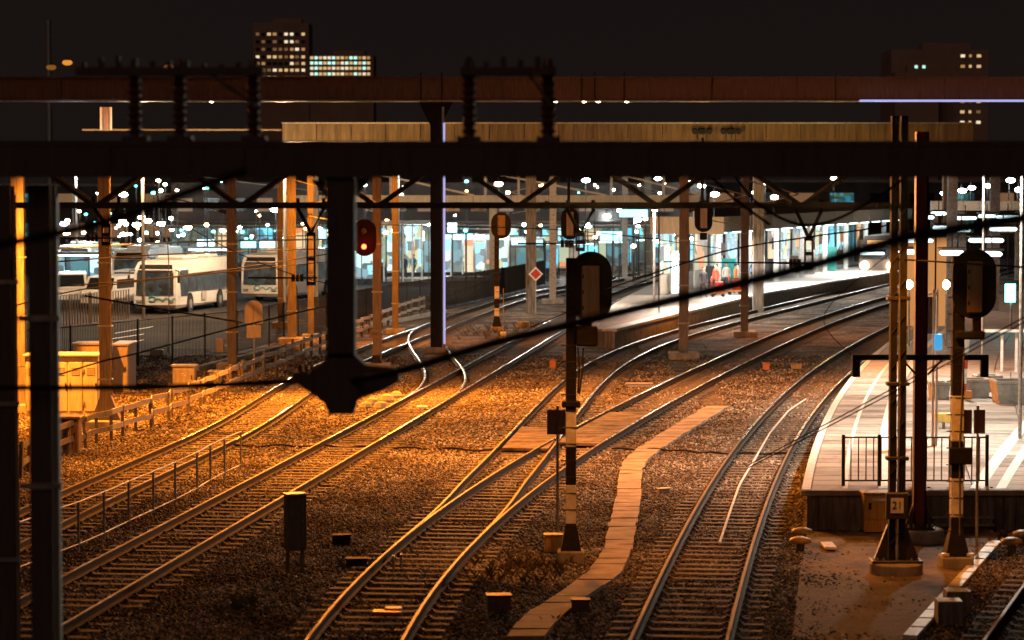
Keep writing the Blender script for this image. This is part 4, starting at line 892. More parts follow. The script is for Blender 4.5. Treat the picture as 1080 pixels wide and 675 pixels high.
wire([(-10, 330, 50), (120, 300, 66), (345, 276, 95)], .016, 'dark wire rising past the lit screens to the second bus')
wire([(640, 305, 49), (760, 266, 49), (853, 250, 49.5), (905, 243, 50), (945, 236, 50)], .015, 'wire from the central signal up to the Y-shaped drop tube')
wire([(700, 276, 49), (853, 278, 49)], .012, 'level wire ending at the foot of the Y-shaped drop tube', sag=.0)
wire([(775, 186, 30), (800, 215, 30), (840, 236, 30), (880, 232, 30), (930, 205, 30), (950, 190, 30)], .016, 'hanging loop of cable under the truss before the bright canopy')
wire([(750, 186, 30), (775, 210, 30), (812, 237, 30)], .016, 'short slack cable left of the hanging loop under the truss')
wire([(360, 236, 120), (600, 243, 120), (760, 262, 130)], .02, 'distant wire over the shopfronts')
wire([(200, 240, 75), (350, 300, 75)], .012, 'faint slanting wire before the second bus', sag=.2)
wire([(560, 345, 60), (700, 288, 60)], .012, 'short wire rising behind the central signal')
wire([(372, 230, 90), (372, 388, 104)], .03, 'upright dark wire close right of the black drop post')
wire([(695, 225, 60), (695, 330, 70)], .016, 'upright wire left of the brown mast by the passengers')
wire([(940, 273, 49), (1100, 283, 45)], .016, 'straight wire crossing behind the second signal head')
wire([(945, 262, 50), (870, 330, 49), (898, 375, 49)], .008, 'slack thin line between mast and cross arm')
wire([(160, 186, 140), (177, 260, 140), (177, 384, 112)], .03, 'upright slender pole-like wire before the nearer bus')
wire([(150, 178, 200), (420, 208, 220), (740, 205, 220)], .05, 'distant sagging wire lit orange above the low gantry', m=M_MAST)

# ------------------------------------------------------------------ orange low gantry at 170 m with struts
YG = 172; og = thing('distant_gantry', 'orange-lit low gantry strip seen just above the truss chord', 'gantry', (0, YG, 0))
z0, z1 = pt(540, 217, YG).z, pt(540, 206, YG).z; xa, xb = pt(300, 210, YG).x, pt(738, 210, YG).x; n = 11
for i in range(n): MB().box((xa + (xb - xa) * (i + .5) / n, 0, (z0 + z1) / 2), ((xb - xa) / n - .04, .4, z1 - z0), ch=.01).build('panel', M_CAB, og)
for px in (512, 547, 600, 645, 700, 460, 412): X = pt(px, 200, YG).x; MB().box((X, .1, z1 + 1.0), (.16, .16, 2.4)).build('upright', M_CAB, og)
for a, c in ((400, 500), (525, 640), (655, 740)): MB().bar((pt(a, 184, YG).x, -.1, pt(a, 184, YG).z), (pt(c, 207, YG).x, -.1, z1), .13).build('stay', M_CAB, og)
for px in (305, 520, 735): MB().box((pt(px, 250, YG).x, 0, z0 / 2), (.5, .5, z0)).build('leg', M_CAB, og)

# ------------------------------------------------------------------ middle platform with its glazed hall
ML = [(3.7, 117), (4.5, 128), (5.6, 143), (8.4, 165), (11.7, 188), (17, 215), (24, 245)]
MR = [(4.6, 117), (7.3, 127.5), (10, 137.5), (14.8, 155.6), (19.6, 170), (25.2, 186), (33.5, 208), (45, 240)]
mp_ = link('middle_platform', None, kind='structure')
ml = lambda y: float(np.interp(y, [p[1] for p in ML], [p[0] for p in ML])); mr = lambda y: float(np.interp(y, [p[1] for p in MR], [p[0] for p in MR]))
b = MB(); yy = np.linspace(117, 240, 42); vs = []
for y in yy: vs += [(ml(y) + .1, y, -.05), (ml(y) + .1, y, .78), (mr(y) - .1, y, .78), (mr(y) - .1, y, -.05)]
b._add(vs, [(0, 1, 2, 3)] + [(4 * i + k, 4 * i + 4 + k, 4 * i + 5 + k, 4 * i + 1 + k) for i in range(41) for k in range(3)]).build('platform_base', M_CONC_D, mp_)
y = 117.0
while y < 205:
    L_ = 2.4; P = [(mr(y) - .10, y), (mr(y) + .02, y), (mr(y + L_) + .02, y + L_ - .04), (mr(y + L_) - .10, y + L_ - .04)]
    fc = [(0, 1, 2, 3), (4, 5, 6, 7), (0, 1, 5, 4), (1, 2, 6, 5), (2, 3, 7, 6), (3, 0, 4, 7)]
    MB()._add([(*p, -.05) for p in P] + [(*p, .74) for p in P], fc).build('wall_panel', M_CONC, mp_)
    P = [(mr(y) - .55, y), (mr(y) + .12, y), (mr(y + L_) + .12, y + L_ - .03), (mr(y + L_) - .55, y + L_ - .03)]
    MB()._add([(*p, .76) for p in P] + [(*p, .89) for p in P], fc).build('edge_slab', M_WHITE, mp_)
    P = [(ml(y), y), (mr(y) - .57, y), (mr(y + L_) - .57, y + L_ - .03), (ml(y + L_), y + L_ - .03)]
    if P[1][0] > P[0][0]: MB()._add([(*p, .76) for p in P] + [(*p, .875) for p in P], fc).build('paving_slab', M_PAVE, mp_)
    y += L_
# hall on the platform: canopy + glazed wall + columns
hall = thing('platform_hall', 'brightly lit glazed waiting hall under a brown-edged canopy on the middle platform', 'station building', (0, 0, .87))
def hx(px, y): return pt(px, 250, y).x
HA = Vector((hx(722, 152), 152, 0)); HB = Vector((hx(932, 216), 216, 0)); dv = (HB - HA); nv = Vector((dv.y, -dv.x, 0)).normalized()
def hp_(t, off, z): p = HA + dv * t + nv * off; return Vector((p.x, p.y, z - .87))
rb = MB()
for i in range(10):
    t0, t1 = i / 10, (i + 1) / 10 - .003
    P = [hp_(t0, -2.0, 0), hp_(t0, 2.2, 0), hp_(t1, 2.2, 0), hp_(t1, -2, 0)]
    fc = [(0, 1, 2, 3), (4, 5, 6, 7), (0, 1, 5, 4), (1, 2, 6, 5), (2, 3, 7, 6), (3, 0, 4, 7)]
    MB()._add([(p.x, p.y, 4.75 - .87) for p in P] + [(p.x, p.y, 5.05 - .87) for p in P], fc).build('roof_panel', M_FACADE, hall)
    P = [hp_(t0, 2.2, 0), hp_(t0, 2.4, 0), hp_(t1, 2.4, 0), hp_(t1, 2.2, 0)]
    MB()._add([(p.x, p.y, 4.6 - .87) for p in P] + [(p.x, p.y, 5.5 - .87) for p in P], fc).build('fascia', M_CAB, hall)
MB().bar(hp_(-.003, -2.0, 5.0), hp_(-.003, 2.4, 5.0), .15, 1.0).build('end_fascia', M_CAB, hall)
for i in range(14):
    t = (i + .5) / 14; p = hp_(t, 1.2, 4.62); q = hp_(t + .045, 1.2, 4.62); MB().bar(p, q, .10, .35).build('light_panel', E_PANEL, hall)
for i in range(9):
    t = i / 8; b = MB(); p = hp_(t, .0, .87); q = hp_(t, .0, 4.75); b.bar(p, q, .34, .34, ch=.04); b.build('column', W_, hall)
shopm = [E_SHOP, E_DIM, E_SHOPW, E_SHOP, E_SHOPB, E_SHOP, E_DIM, E_SHOPW]
for i in range(16):
    t0, t1 = i / 16 + .006, (i + 1) / 16 - .006; off = -1.6
    if i in (1,): continue
    p, q = hp_(t0, off, .95), hp_(t1, off, 4.5)
    pn = MB()._add([(p.x, p.y, 1.22), (q.x, q.y, 1.22), (q.x, q.y, 3.6), (p.x, p.y, 3.6)], [(0, 1, 2, 3)]); MB().bar((p.x, p.y, .6), (q.x, q.y, .6), .12, 1.15).build('low_wall', W_ if i > 3 else M_CAB, hall)
    fr_ = MB(); fr_.bar((p.x, p.y, .1), (p.x, p.y, 3.7), .08); fr_.bar((p.x, p.y, 1.2), (q.x, q.y, 1.2), .06); fr_.bar((p.x, p.y, 3.0), (q.x, q.y, 3.0), .06); fr_.bar((p.x, p.y, .12), (q.x, q.y, .12), .08)
    w = fr_.build('window', M_GALV, hall); pn.build('pane', shopm[i % 8], w)
    if i % 3 != 1: c_ = (p + q) / 2 + nv * .8; MB().box((c_.x, c_.y, .9), (.9, .7, 1.8 if i % 2 else 1.1), ch=.04).build('kiosk', [M_CABD, M_GALV, M_DARKST, M_TEAL][i % 4], hall)
    if i % 2: c_ = (p + q) / 2 + nv * .15; MB().bar((c_.x - .4, c_.y - .3, 2.4), (c_.x + .4, c_.y + .3, 2.4), .05, .8).build('poster', M_ORANGEP if i % 4 == 1 else M_CABD, hall)
al = area('hall_light', None, (HA + dv * .2 + nv * 1.0 + Vector((0, 0, 4.5))), 1.6, 26, 900, WHITE, -math.atan2(dv.x, dv.y)); al2 = area('hall_light', None, (HA + dv * .65 + nv * 1.2 + Vector((0, 0, 4.5))), 1.6, 30, 900, WHITE, -math.atan2(dv.x, dv.y))
# white pillar at platform's start, lit strip
q = pt(712, 300, 150); t = thing('info_pillar', 'white lit information pillar at the near end of the glazed hall', 'pillar', (q.x, q.y, .87)); MB().box((0, 0, 1.35), (.5, .35, 2.7), ch=.04).build('body', W_, t); MB().box((0, -.18, 1.4), (.4, .02, 2.3)).build('screen', E_PANEL, t)
lp = thing('platform_lamp', 'lamp post lighting the pale near tip of the middle platform', 'lamp', (hx(690, 138), 138, .87))
MB().tube([(0, 0, 0), (0, 0, 5.2)], .06, 8).build('pole', M_GALV, lp); MB().box((0, -.3, 5.2), (.3, .9, .12), ch=.03).build('lamp_head', M_DARKST, lp); MB().box((0, -.3, 5.13), (.24, .8, .03)).build('lens', E_WHT, lp)
area('lamp_light', None, (hx(690, 138), 137.5, 5.9), .3, .8, 2200, (1, .85, .72))
for k_, (yy_, pw_) in enumerate(((150, 1500), (170, 1800), (190, 2200))): area('edge_fill', None, (mr(yy_) - 1.6, yy_, 4.5), .4, 6, pw_, (1, .86, .74))  # added area lights without fixtures, brightening the platform edge

# people on the middle platform and in the waiting shelter
def person(loc, rz, label, jacket, trousers, scale=1.0, walk=.25, group='people waiting on the platforms'):
    m = bpy.data.materials.new('clothing'); m.use_nodes = True; nt = m.node_tree; tc = nt.nodes.new('ShaderNodeTexCoord'); sp = nt.nodes.new('ShaderNodeSeparateXYZ'); rp = nt.nodes.new('ShaderNodeValToRGB'); mr_ = nt.nodes.new('ShaderNodeMath'); mr_.operation = 'DIVIDE'; mr_.inputs[1].default_value = 1.8
    nt.links.new(tc.outputs['Object'], sp.inputs[0]); nt.links.new(sp.outputs[2], mr_.inputs[0]); nt.links.new(mr_.outputs[0], rp.inputs[0]); nt.links.new(rp.outputs[0], nt.nodes['Principled BSDF'].inputs['Base Color']); nt.nodes['Principled BSDF'].inputs['Roughness'].default_value = .8
    e = rp.color_ramp; e.interpolation = 'CONSTANT'; e.elements[0].color = (.03, .025, .02, 1); e.elements[1].position = .05; e.elements[1].color = (*trousers, 1)
    q = e.elements.new(.5); q.color = (*jacket, 1); q = e.elements.new(.835); q.color = (.45, .28, .2, 1)
    t = thing('person', label, 'person', loc, rz, group)
    V = [(0, 0, .95, .13), (0, 0, 1.12, .125), (0, 0, 1.32, .15), (0, 0, 1.44, .12), (0, -.01, 1.52, .05), (0, -.02, 1.60, .08), (0, -.02, 1.68, .088), (0, -.01, 1.75, .06)]
    E = [(i, i + 1) for i in range(7)]
    for s in (-1, 1):
        k = len(V); V += [(s * .1, 0, .88, .095), (s * .11, -s * walk * .4, .5, .068), (s * .11, -s * walk * .5 + .03, .1, .045), (s * .115, -s * walk * .5 - .14, .04, .035)]
        E += [(0, k), (k, k + 1), (k + 1, k + 2), (k + 2, k + 3)]
        k = len(V); V += [(s * .2, 0, 1.38, .06), (s * .25, s * walk * .2 + .02, 1.1, .045), (s * .24, s * walk * .3 - .1, .87, .032), (s * .235, s * walk * .3 - .14, .79, .035)]
        E += [(3, k), (k, k + 1), (k + 1, k + 2), (k + 2, k + 3)]
    me = bpy.data.meshes.new('body'); me.from_pydata([v[:3] for v in V], E, []); me.materials.append(m); o = link('body', me, t)
    o.modifiers.new('skin', 'SKIN'); sd = o.modifiers.new('sub', 'SUBSURF'); sd.levels = sd.render_levels = 2
    for i, v in enumerate(V): me.skin_vertices[0].data[i].radius = (v[3] * (1.25 if i in (1, 2) else 1), v[3])
    me.skin_vertices[0].data[0].use_root = True
    MB().tube([(0, .02, 1.62), (0, .02, 1.70), (0, .0, 1.76), (0, 0, 1.79)], .1, 10, rs=[.075, .098, .085, .03]).build('hair', M_HAIR, t, smooth=True)
    t.scale = (scale,) * 3; return t
def on_m(px, y): return (pt(px, 290, y).x, y, .875)
person(on_m(742, 150), R(20), 'person in a dark coat at the near end of the glazed hall', (.03, .03, .035), (.05, .04, .04))
person(on_m(755, 153), R(-60), 'person in a red jacket beside the dark-coated one', (.5, .06, .03), (.06, .05, .05), 1.05)
person(on_m(766, 158), R(10), 'person in a pale top before the hall pillars', (.55, .5, .45), (.08, .07, .09))
person(on_m(776, 156), R(70), 'person in an orange jacket near the brown mast', (.6, .2, .05), (.1, .07, .05))
person(on_m(795, 166), R(150), 'person in a blue jacket behind the brown mast', (.05, .15, .4), (.04, .04, .05))
for px, y, lab in ((757, 151, 'orange luggage cart below the red-jacketed person'), (775, 154, 'orange luggage cart below the orange-jacketed person')):
    q = on_m(px, y); t = thing('luggage_cart', lab, 'cart', q, group='orange luggage carts on the middle platform'); MB().box((0, 0, .25), (.9, .55, .12), ch=.02).build('bed', M_ORANGEP, t); MB().box((-.35, 0, .7), (.06, .5, .9), ch=.01).build('handle', M_REDP, t)
    MB().box((.1, 0, .6), (.5, .42, .55), ch=.04).build('suitcase', M_REDP, t)
    for x in (-.3, .3):
        for yv in (-.2, .2): MB().tube([(x, yv - .03, .1), (x, yv + .03, .1)], .1, 10).build('wheel', M_RUBBER, t)

# ------------------------------------------------------------------ right platform furniture and canopy
def on_p(px, py): p = at(px, py, .87); return (p.x, p.y, .866)
def planter(px, py, w, h, lab, m=M_CONC):
    t = thing('planter', lab, 'planter', on_p(px, py), group='tapered concrete planters on the right platform'); b = MB()
    a, c = w / 2, w * .42; b._add([(-c, -c, 0), (c, -c, 0), (c, c, 0), (-c, c, 0), (-a, -a, h), (a, -a, h), (a, a, h), (-a, a, h)], [(0, 1, 2, 3), (0, 1, 5, 4), (1, 2, 6, 5), (2, 3, 7, 6), (3, 0, 4, 7)]); b.build('tub', m, t)
    for s in (-1, 1): MB().box((0, s * (a - .04), h), (w + .04, .12, .1), ch=.015).build('rim', m, t); MB().box((s * (a - .04), 0, h + .003), (.12, w - .2, .1), ch=.015).build('rim', m, t)
    MB().box((0, 0, h - .08), (w * .9, w * .9, .05)).build('soil', M_SOIL, t)
planter(1068, 424, 1.2, .62, 'large planter cut by the right edge'); planter(1028, 418, .85, .5, 'nearer of the two mid-platform planters'); planter(1041, 412, .8, .46, 'farther mid-platform planter, half hidden'); planter(990, 420, .6, .46, 'planter behind the second signal post')
t = thing('marker_post', 'slanted red and white post beside the nearer mid-platform planter', 'post', on_p(1016, 420))
for i in range(4): MB().bar((-.02 + i * .03, 0, i * .45), (.01 + i * .03, 0, i * .45 + .45), .14, .1).build('band', M_REDP if i % 2 == 0 else W_, t)
MB().box((.05, 0, .12), (.4, .35, .24), ch=.03).build('foot', M_ORANGEP, t)
t = thing('bench', 'white-legged bench far along the right platform', 'bench', on_p(1064, 392), group=None)
for x in (-.25, .25): MB().box((x, 0, .7), (.08, .08, 1.4)).build('leg', W_, t)
MB().box((0, 0, 1.42), (1.7, .6, .08), ch=.01).build('top', W_, t)
t = thing('sign_frame', 'white-framed brown notice board above a blue sign on the right platform', 'notice board', on_p(980, 470)); Yq = t.location.y; Z = lambda p: pt(980, p, Yq).z - .866
for x, m in ((-.12, M_GREEN), (.08, W_), (.17, W_)): MB().box((x, 0, Z(305) / 2), (.055, .06, Z(305))).build('pole', m, t)
MB().box((0, .05, (Z(313) + Z(352)) / 2), (.17, .04, Z(313) - Z(352))).build('board', M_CABD, t); MB().box((.19, -.03, (Z(352) + Z(369)) / 2), (.2, .12, Z(352) - Z(369)), ch=.02).build('blue_sign', emit('blue_sign_glow', (.03, .45, .9), .8), t); MB().box((0, -.01, Z(310)), (.32, .08, .05)).build('top_bar', W_, t)
t = thing('small_box', 'yellow box on the platform behind the numbered mast', 'box', on_p(995, 452)); MB().box((0, 0, .3), (.5, .3, .25), ch=.02).build('case', M_YEL, t); MB().bar((.0, .0, .0), (0, 0, .3), .08).build('stand', M_GALV, t)
t = thing('blue_display', 'small cyan display on a post at the right edge of the platform', 'display', on_p(1066, 350)); Z = lambda p: pt(1066, p, t.location.y).z - .866
MB().tube([(0, 0, 0), (0, 0, Z(300))], .05, 8).build('post', M_GALV, t); MB().box((-.05, -.06, Z(309)), (.45, .12, .8), ch=.02).build('screen', E_GRN, t)
def on_pY(px, Y): return pt(px, 250, Y).x
cn = thing('platform_canopy', 'long pale canopy with rows of lights over the right platform', 'canopy', (0, 0, .87))
for i in range(8):
    y0, y1 = 104 + i * 9, 104 + (i + 1) * 9 - .05; x0, x1 = pe(y0), pe(y1)
    P = [(x0 + 1.5, y0), (x0 + 13, y0), (x1 + 13, y1), (x1 + 1.5, y1)]
    MB()._add([(*p, 4.55) for p in P] + [(*p, 4.8) for p in P], fc).build('roof_panel', W_, cn)
    MB()._add([(P[0][0] - .1, P[0][1], 4.45), (P[0][0], P[0][1], 4.45), (P[3][0], P[3][1], 4.45), (P[3][0] - .1, P[3][1], 4.45)] + [(P[0][0] - .1, P[0][1], 4.95), (P[0][0], P[0][1], 4.95), (P[3][0], P[3][1], 4.95), (P[3][0] - .1, P[3][1], 4.95)], fc).build('fascia', M_CAB, cn)
    for s in (3.2, 8.5): MB().box((x0 + s, y0 + 4, 2.3), (.28, .28, 4.6), ch=.03).build('column', M_GALV, cn)
def can_lamp(px, py, w, Y, lab, m=None):
    c = pt(px, py, Y); t = thing('canopy_light', lab, 'ceiling light', tuple(c), group='white lights over the right platform'); ww = w / F_PX * Y
    MB().box((0, 0, -.06), (ww, .9, .16), ch=.07).build('diffuser', m or E_PANEL, t); MB().box((0, 0, .1), (ww + .1, 1.0, .08), ch=.02).build('housing', M_DARKST, t); MB().tube([(0, 0, .1), (0, 0, .6)], .03, 6).build('rod', M_DARKST, t)
i = 0
for px, py, w, Y in ((957, 252, 18, 104), (957, 264, 16, 96), (994, 239, 18, 115), (1014, 241, 17, 118), (1004, 265, 23, 92), (1046, 266, 18, 92), (1058, 240, 26, 112), (1063, 228, 22, 125), (1018, 229, 22, 130), (1041, 227, 16, 132), (978, 228, 12, 135), (990, 224, 14, 140), (978, 252, 10, 108), (920, 266, 24, 160), (1040, 252, 34, 108)):
    can_lamp(px, py, w, Y, 'white light over the right platform, ' + ['behind the numbered mast, upper', 'behind the numbered mast, lower', 'left of the pair above the second signal', 'right of the pair above the second signal', 'just left of the second signal head', 'just right of the second signal head', 'wide one at the upper right edge', 'highest at the right edge', 'centre of the topmost row', 'right part of the topmost row', 'small one right of the reddish mast', 'small one above the orange wall', 'tiny one between the two dark masts', 'lone one over the train headlights', 'widest one above the right signal head'][i]); i += 1
area('canopy_glow', None, (pe(112) + 6, 112, 5.2), 8, 20, 3800, (.95, .97, .95)); 
# lit orange lift shaft and train
q0 = on_pY(952, 118); t = thing('lift_shaft', 'orange-lit glass lift shaft behind the second signal', 'lift shaft', (on_pY(978, 118), 119, .866)); w = 48 / F_PX * 118
for i in range(3):
    wdw = MB().box((-w / 2 + w / 3 * (i + .5), -1.2, 2.1), (w / 3 - .06, .06, 4.0)).build('panel', E_ORW, t)
for x in (-w / 2, -w / 6, w / 6, w / 2): MB().box((x, -1.24, 2.1), (.07, .1, 4.2)).build('mullion', M_BLACKP, t)
MB().box((0, 0, 4.25), (w + .3, 2.6, .2)).build('roof', M_DARKST, t)
for k, (px, py, lab) in enumerate(((959, 300, 'round warm lamp low on the right platform, left one'), (998, 300, 'round warm lamp low on the right platform, right one'))):
    c = pt(px, py, 105); t = thing('globe_lamp', lab, 'lamp', (c.x, c.y, .866), group='round warm lamps on the right platform'); MB().tube([(0, 0, 0), (0, 0, c.z - 1)], .04, 8).build('post', M_GALV, t)
    MB().tube([(0, 0, c.z - 1.05), (0, 0, c.z - .95), (0, 0, c.z - .8), (0, 0, c.z - .7)], .13, 12, rs=[.05, .14, .14, .05]).build('globe', E_WRM, t, smooth=True)
# platform lamp posts lighting the near part (outside the frame's upper edge behind the beam)
for k, (px, Y, pw, lab) in enumerate(((1030, 66, 1500, 'lamp post head above the near right platform, hidden behind the beam'), (1000, 84, 1500, 'second lamp head farther along the right platform'))):
    c = pt(px, 170, Y); t = thing('platform_lamp', lab, 'lamp', (c.x, c.y, .866)); z = c.z - .866
    MB().tube([(1.2, .2, 0), (1.2, .2, z)], .05, 8).build('pole', M_GALV, t); MB().box((.4, .2, z + .05), (1.8, .1, .06)).build('arm', M_GALV, t); MB().box((0, 0, z), (.3, .7, .12), ch=.03).build('lamp_head', M_DARKST, t); MB().box((0, 0, z - .07), (.24, .6, .02)).build('lens', E_WHT, t)
    area('lamp_light', None, (c.x, c.y, c.z - .12), .25, .6, pw * 1.15, (1, .92, .76))
# train standing at platform with headlights
c = at(918, 303); tn = thing('train', 'dark train front with two bright headlights beyond the shining tracks', 'train', (float(cC2(198)) - 1.3, 198, 0), rz=-math.atan(float(cC2(203) - cC2(198)) / 5))
MB().prism([(-1.4, .3), (-1.45, 1.2), (-1.4, 2.6), (-1.0, 3.5), (1.0, 3.5), (1.4, 2.6), (1.45, 1.2), (1.4, .3)], 'y', 0, 24).build('body', M_FACD, tn)
ws = MB().prism([(-1.15, 1.75), (-1.0, 2.75), (1.0, 2.75), (1.15, 1.75)], 'y', -.05, 0).build('windscreen', M_GLASSD, tn)
for x, z in ((-1.0, 1.25), (1.0, 1.25)): MB().tube([(x, -.14, z), (x, 0, z)], .3, 14).build('headlight', E_WRM, tn)
MB().box((0, -.06, 3.0), (1.6, .06, .3)).build('destination_board', emit('amber_board', (1, .45, .08), 2), tn); MB().box((0, -.2, .5), (2.4, .5, .4), ch=.08).build('coupler_skirt', M_BLACKP, tn)
for z in (1.6,):
    for i in range(6):
        for s in (-1.46, 1.46): MB().box((s, 3 + i * 3.4, 2.0), (.02, 2.4, .8)).build('window', E_SHOPW, tn)

# ------------------------------------------------------------------ bus yard
b = MB(); Pq = [at(*p) for p in ((-400, 405), (250, 374), (480, 324), (590, 299))]; v = [(p.x, p.y, -.004) for p in Pq] + [(8, 420, -.004), (-120, 420, -.004)]
b._add(v, [tuple(range(6))]); structure(b, 'bus_yard', mat('yard_asphalt', (.032, .024, .019), .95, spec=.12, var=.8, vs=.12, bump=.3, bs=30))
def bus(loc, rz, label, L_=11.8, blue=False):
    t = thing('bus', label, 'bus', loc, rz, 'white buses parked in the yard'); w, h = 2.5, 3.0
    prof = []
    for (y, z) in ((.25, .3), (.02, .5), (0, 1.2), (.12, 2.5), (.45, 2.92), (1.2, 3.02), (L_ - .4, 3.02), (L_, 2.8), (L_, .35)): prof.append((y, z))
    b = MB(); n = len(prof)
    ins = [.1 if z > 2.85 or z < .4 else 0 for y, z in prof]
    vs = [(-w / 2 + i, y, z) for (y, z), i in zip(prof, ins)] + [(w / 2 - i, y, z) for (y, z), i in zip(prof, ins)]
    b._add(vs, [tuple(range(n)), tuple(range(n, 2 * n))] + [(i, (i + 1) % n, n + (i + 1) % n, n + i) for i in range(n)]); b.build('body', M_BUSW, t)
    MB()._add([(-1.12, -.035, 1.05), (1.12, -.035, 1.05), (1.08, .07, 2.35), (-1.08, .07, 2.35)], [(0, 1, 2, 3)]).build('windscreen', E_BUSG, t)
    MB()._add([(-1.05, .06, 2.38), (1.05, .06, 2.38), (.95, .3, 2.8), (-.95, .3, 2.8)], [(0, 1, 2, 3)]).build('destination_board', M_BLACKP, t)
    for s in (-1, 1):
        MB().box((s * .95, -.02, .72), (.34, .06, .16), ch=.03).build('headlight', M_GALV, t)
        mi_ = MB().tube([(s * 1.2, .1, 2.5), (s * 1.45, -.15, 2.45), (s * 1.48, -.2, 2.0)], .03, 6).build('mirror', M_BLACKP, t); MB().box((s * 1.48, -.2, 2.0), (.12, .14, .45), ch=.03).build('mirror_housing', M_BLACKP, mi_)
        k = 7; y0 = .9; gw = (L_ - 1.3) / k
        for i in range(k):
            MB().box((s * (w / 2 + .004), y0 + gw * (i + .5), 1.72), (.012, gw - .07, 1.05 if i else 1.5)).build('window', E_BUSG, t)
        for y in (2.7, L_ - 3.2):
            wh = MB().tube([(s * (w / 2 - .25), y, .48), (s * (w / 2 + .02), y, .48)], .48, 20).build('wheel', M_RUBBER, t); MB().tube([(s * (w / 2), y, .48), (s * (w / 2 + .04), y, .48)], .26, 14).build('rim', M_GALV, wh)
            MB().tube([(s * (w / 2 - .02), y, .52), (s * (w / 2 + .008), y, .52)], .60, 20).build('wheel_arch', M_BLACKP, t)
        MB().box((s * (w / 2 + .008), 5.4, .85), (.01, .9, .5)).build('badge', M_CAB, t)
    MB().box((0, 4.2, 3.12), (1.7, 2.6, .24), ch=.08).build('roof_unit', M_BUSW, t); MB().box((0, 9, 3.1), (1.5, 1.6, .18), ch=.06).build('roof_unit', M_BUSW, t)
    # teal swirl on the nose
    pts = [(-.15 + .2 * math.cos(a), -.05, .88 + .14 * math.sin(a)) for a in np.linspace(0, 6.28, 16)]; MB().tube(pts, .03, 6).build('swirl', M_TEAL, t)
    pts = [(.1 + .1 * i, -.05 - .0 * i, .84 + .08 * math.sin(i * 1.3)) for i in range(12)]; MB().tube(pts, .028, 6).build('swirl', M_TEAL, t)
    return t
f1 = at(163.5, 331); bus1 = bus((f1.x, f1.y, 0), -R(10.5), 'nearer white bus with a dark windscreen, standing left of the orange mast')
f2 = at(274, 318); bus2 = copy_tree(bus1, 'second white bus, right of the nearer one, partly behind masts', (f2.x, f2.y, 0), -R(17))
f3 = at(118, 316); bus3 = copy_tree(bus1, 'white bus farther back, half hidden left of the nearer bus', (f3.x, f3.y + 8, 0), -R(4))
f4 = at(600, 283); bus4 = copy_tree(bus1, 'distant white bus beyond the yard fence near the central signal', (f4.x - 2, f4.y + 16, 0), -R(8))
c = at(556, 296); t = thing('blue_bus', 'distant dark bus with a lit cyan destination board, right of the shopfronts', 'bus', (c.x, c.y, 0)); 
MB().box((0, 5, 1.7), (2.9, 10, 3.1), ch=.2).build('body', M_FACD, t); MB().box((0, -.06, 2.95), (2.4, .04, .4)).build('destination_board', E_SCREEN, t); MB().box((0, -.05, 1.8), (2.5, .04, 1.5)).build('windscreen', E_DIM, t)
for x in (-1, 1): MB().tube([(x, -.1, .8), (x, -.02, .8)], .15, 10).build('headlight', E_WHT, t)
MB().box((0, 0, .25), (2.7, .6, .3)).build('bumper', M_BLACKP, t)
# white van
c = at(131, 333); c.z = 0; vn = thing('van', 'small white van left of the nearer bus', 'van', tuple(at(129, 318)), -R(6))
b = MB(); prof = [(0, .35), (0, .9), (.6, 1.1), (1.2, 1.9), (4.6, 1.95), (4.8, 1.6), (4.8, .35)]; n = len(prof); b._add([(-.95, y, z) for y, z in prof] + [(.95, y, z) for y, z in prof], [tuple(range(n)), tuple(range(n, 2 * n))] + [(i, (i + 1) % n, n + (i + 1) % n, n + i) for i in range(n)]); b.build('body', M_BUSW, vn)
MB()._add([(-.85, .62, 1.14), (.85, .62, 1.14), (.78, 1.12, 1.82), (-.78, 1.12, 1.82)], [(0, 1, 2, 3)]).build('windscreen', M_GLASSD, vn)
for s in (-1, 1):
    MB().box((s * .955, 2.4, 1.45), (.01, 2.6, .55)).build('window', M_GLASSD, vn); MB().box((s * .7, -.02, .75), (.3, .05, .15)).build('headlight', M_GALV, vn)
    for y in (.9, 3.9): MB().tube([(s * .75, y, .33), (s * .97, y, .33)], .33, 14).build('wheel', M_RUBBER, vn)
# yard kerbs, painted strips
for k, (p0, p1, lab) in enumerate((((110, 331), (60, 336), 'a'), )):
    pass
b = MB()
for (a, c, d, e) in ((120, 352, 160, 345), (116, 358, 150, 353), (120, 365, 150, 359)):
    A_, B_ = at(a, c), at(d, e); b._add([(A_.x, A_.y, .004), (B_.x, B_.y, .004), (B_.x, B_.y + .9, .004), (A_.x, A_.y + .9, .004)], [(0, 1, 2, 3)])
structure(b, 'yard_marking', W_)
kb = thing('yard_kerb', 'pale kerb line running along the foot of the yard fence', 'kerb', tuple(at(250, 378))); o = Vector(kb.location)
kl = lerp_line([at(*p) for p in ((206, 392), (250, 381), (330, 360), (400, 344), (470, 330))], 40)
for a, c in zip(kl, kl[1:]): MB().bar(a - o + Vector((0, 0, .1)), c - o + Vector((0, 0, .1)) - (c - a) * .02, .3, .2).build('kerb_stone', M_CONC, kb)

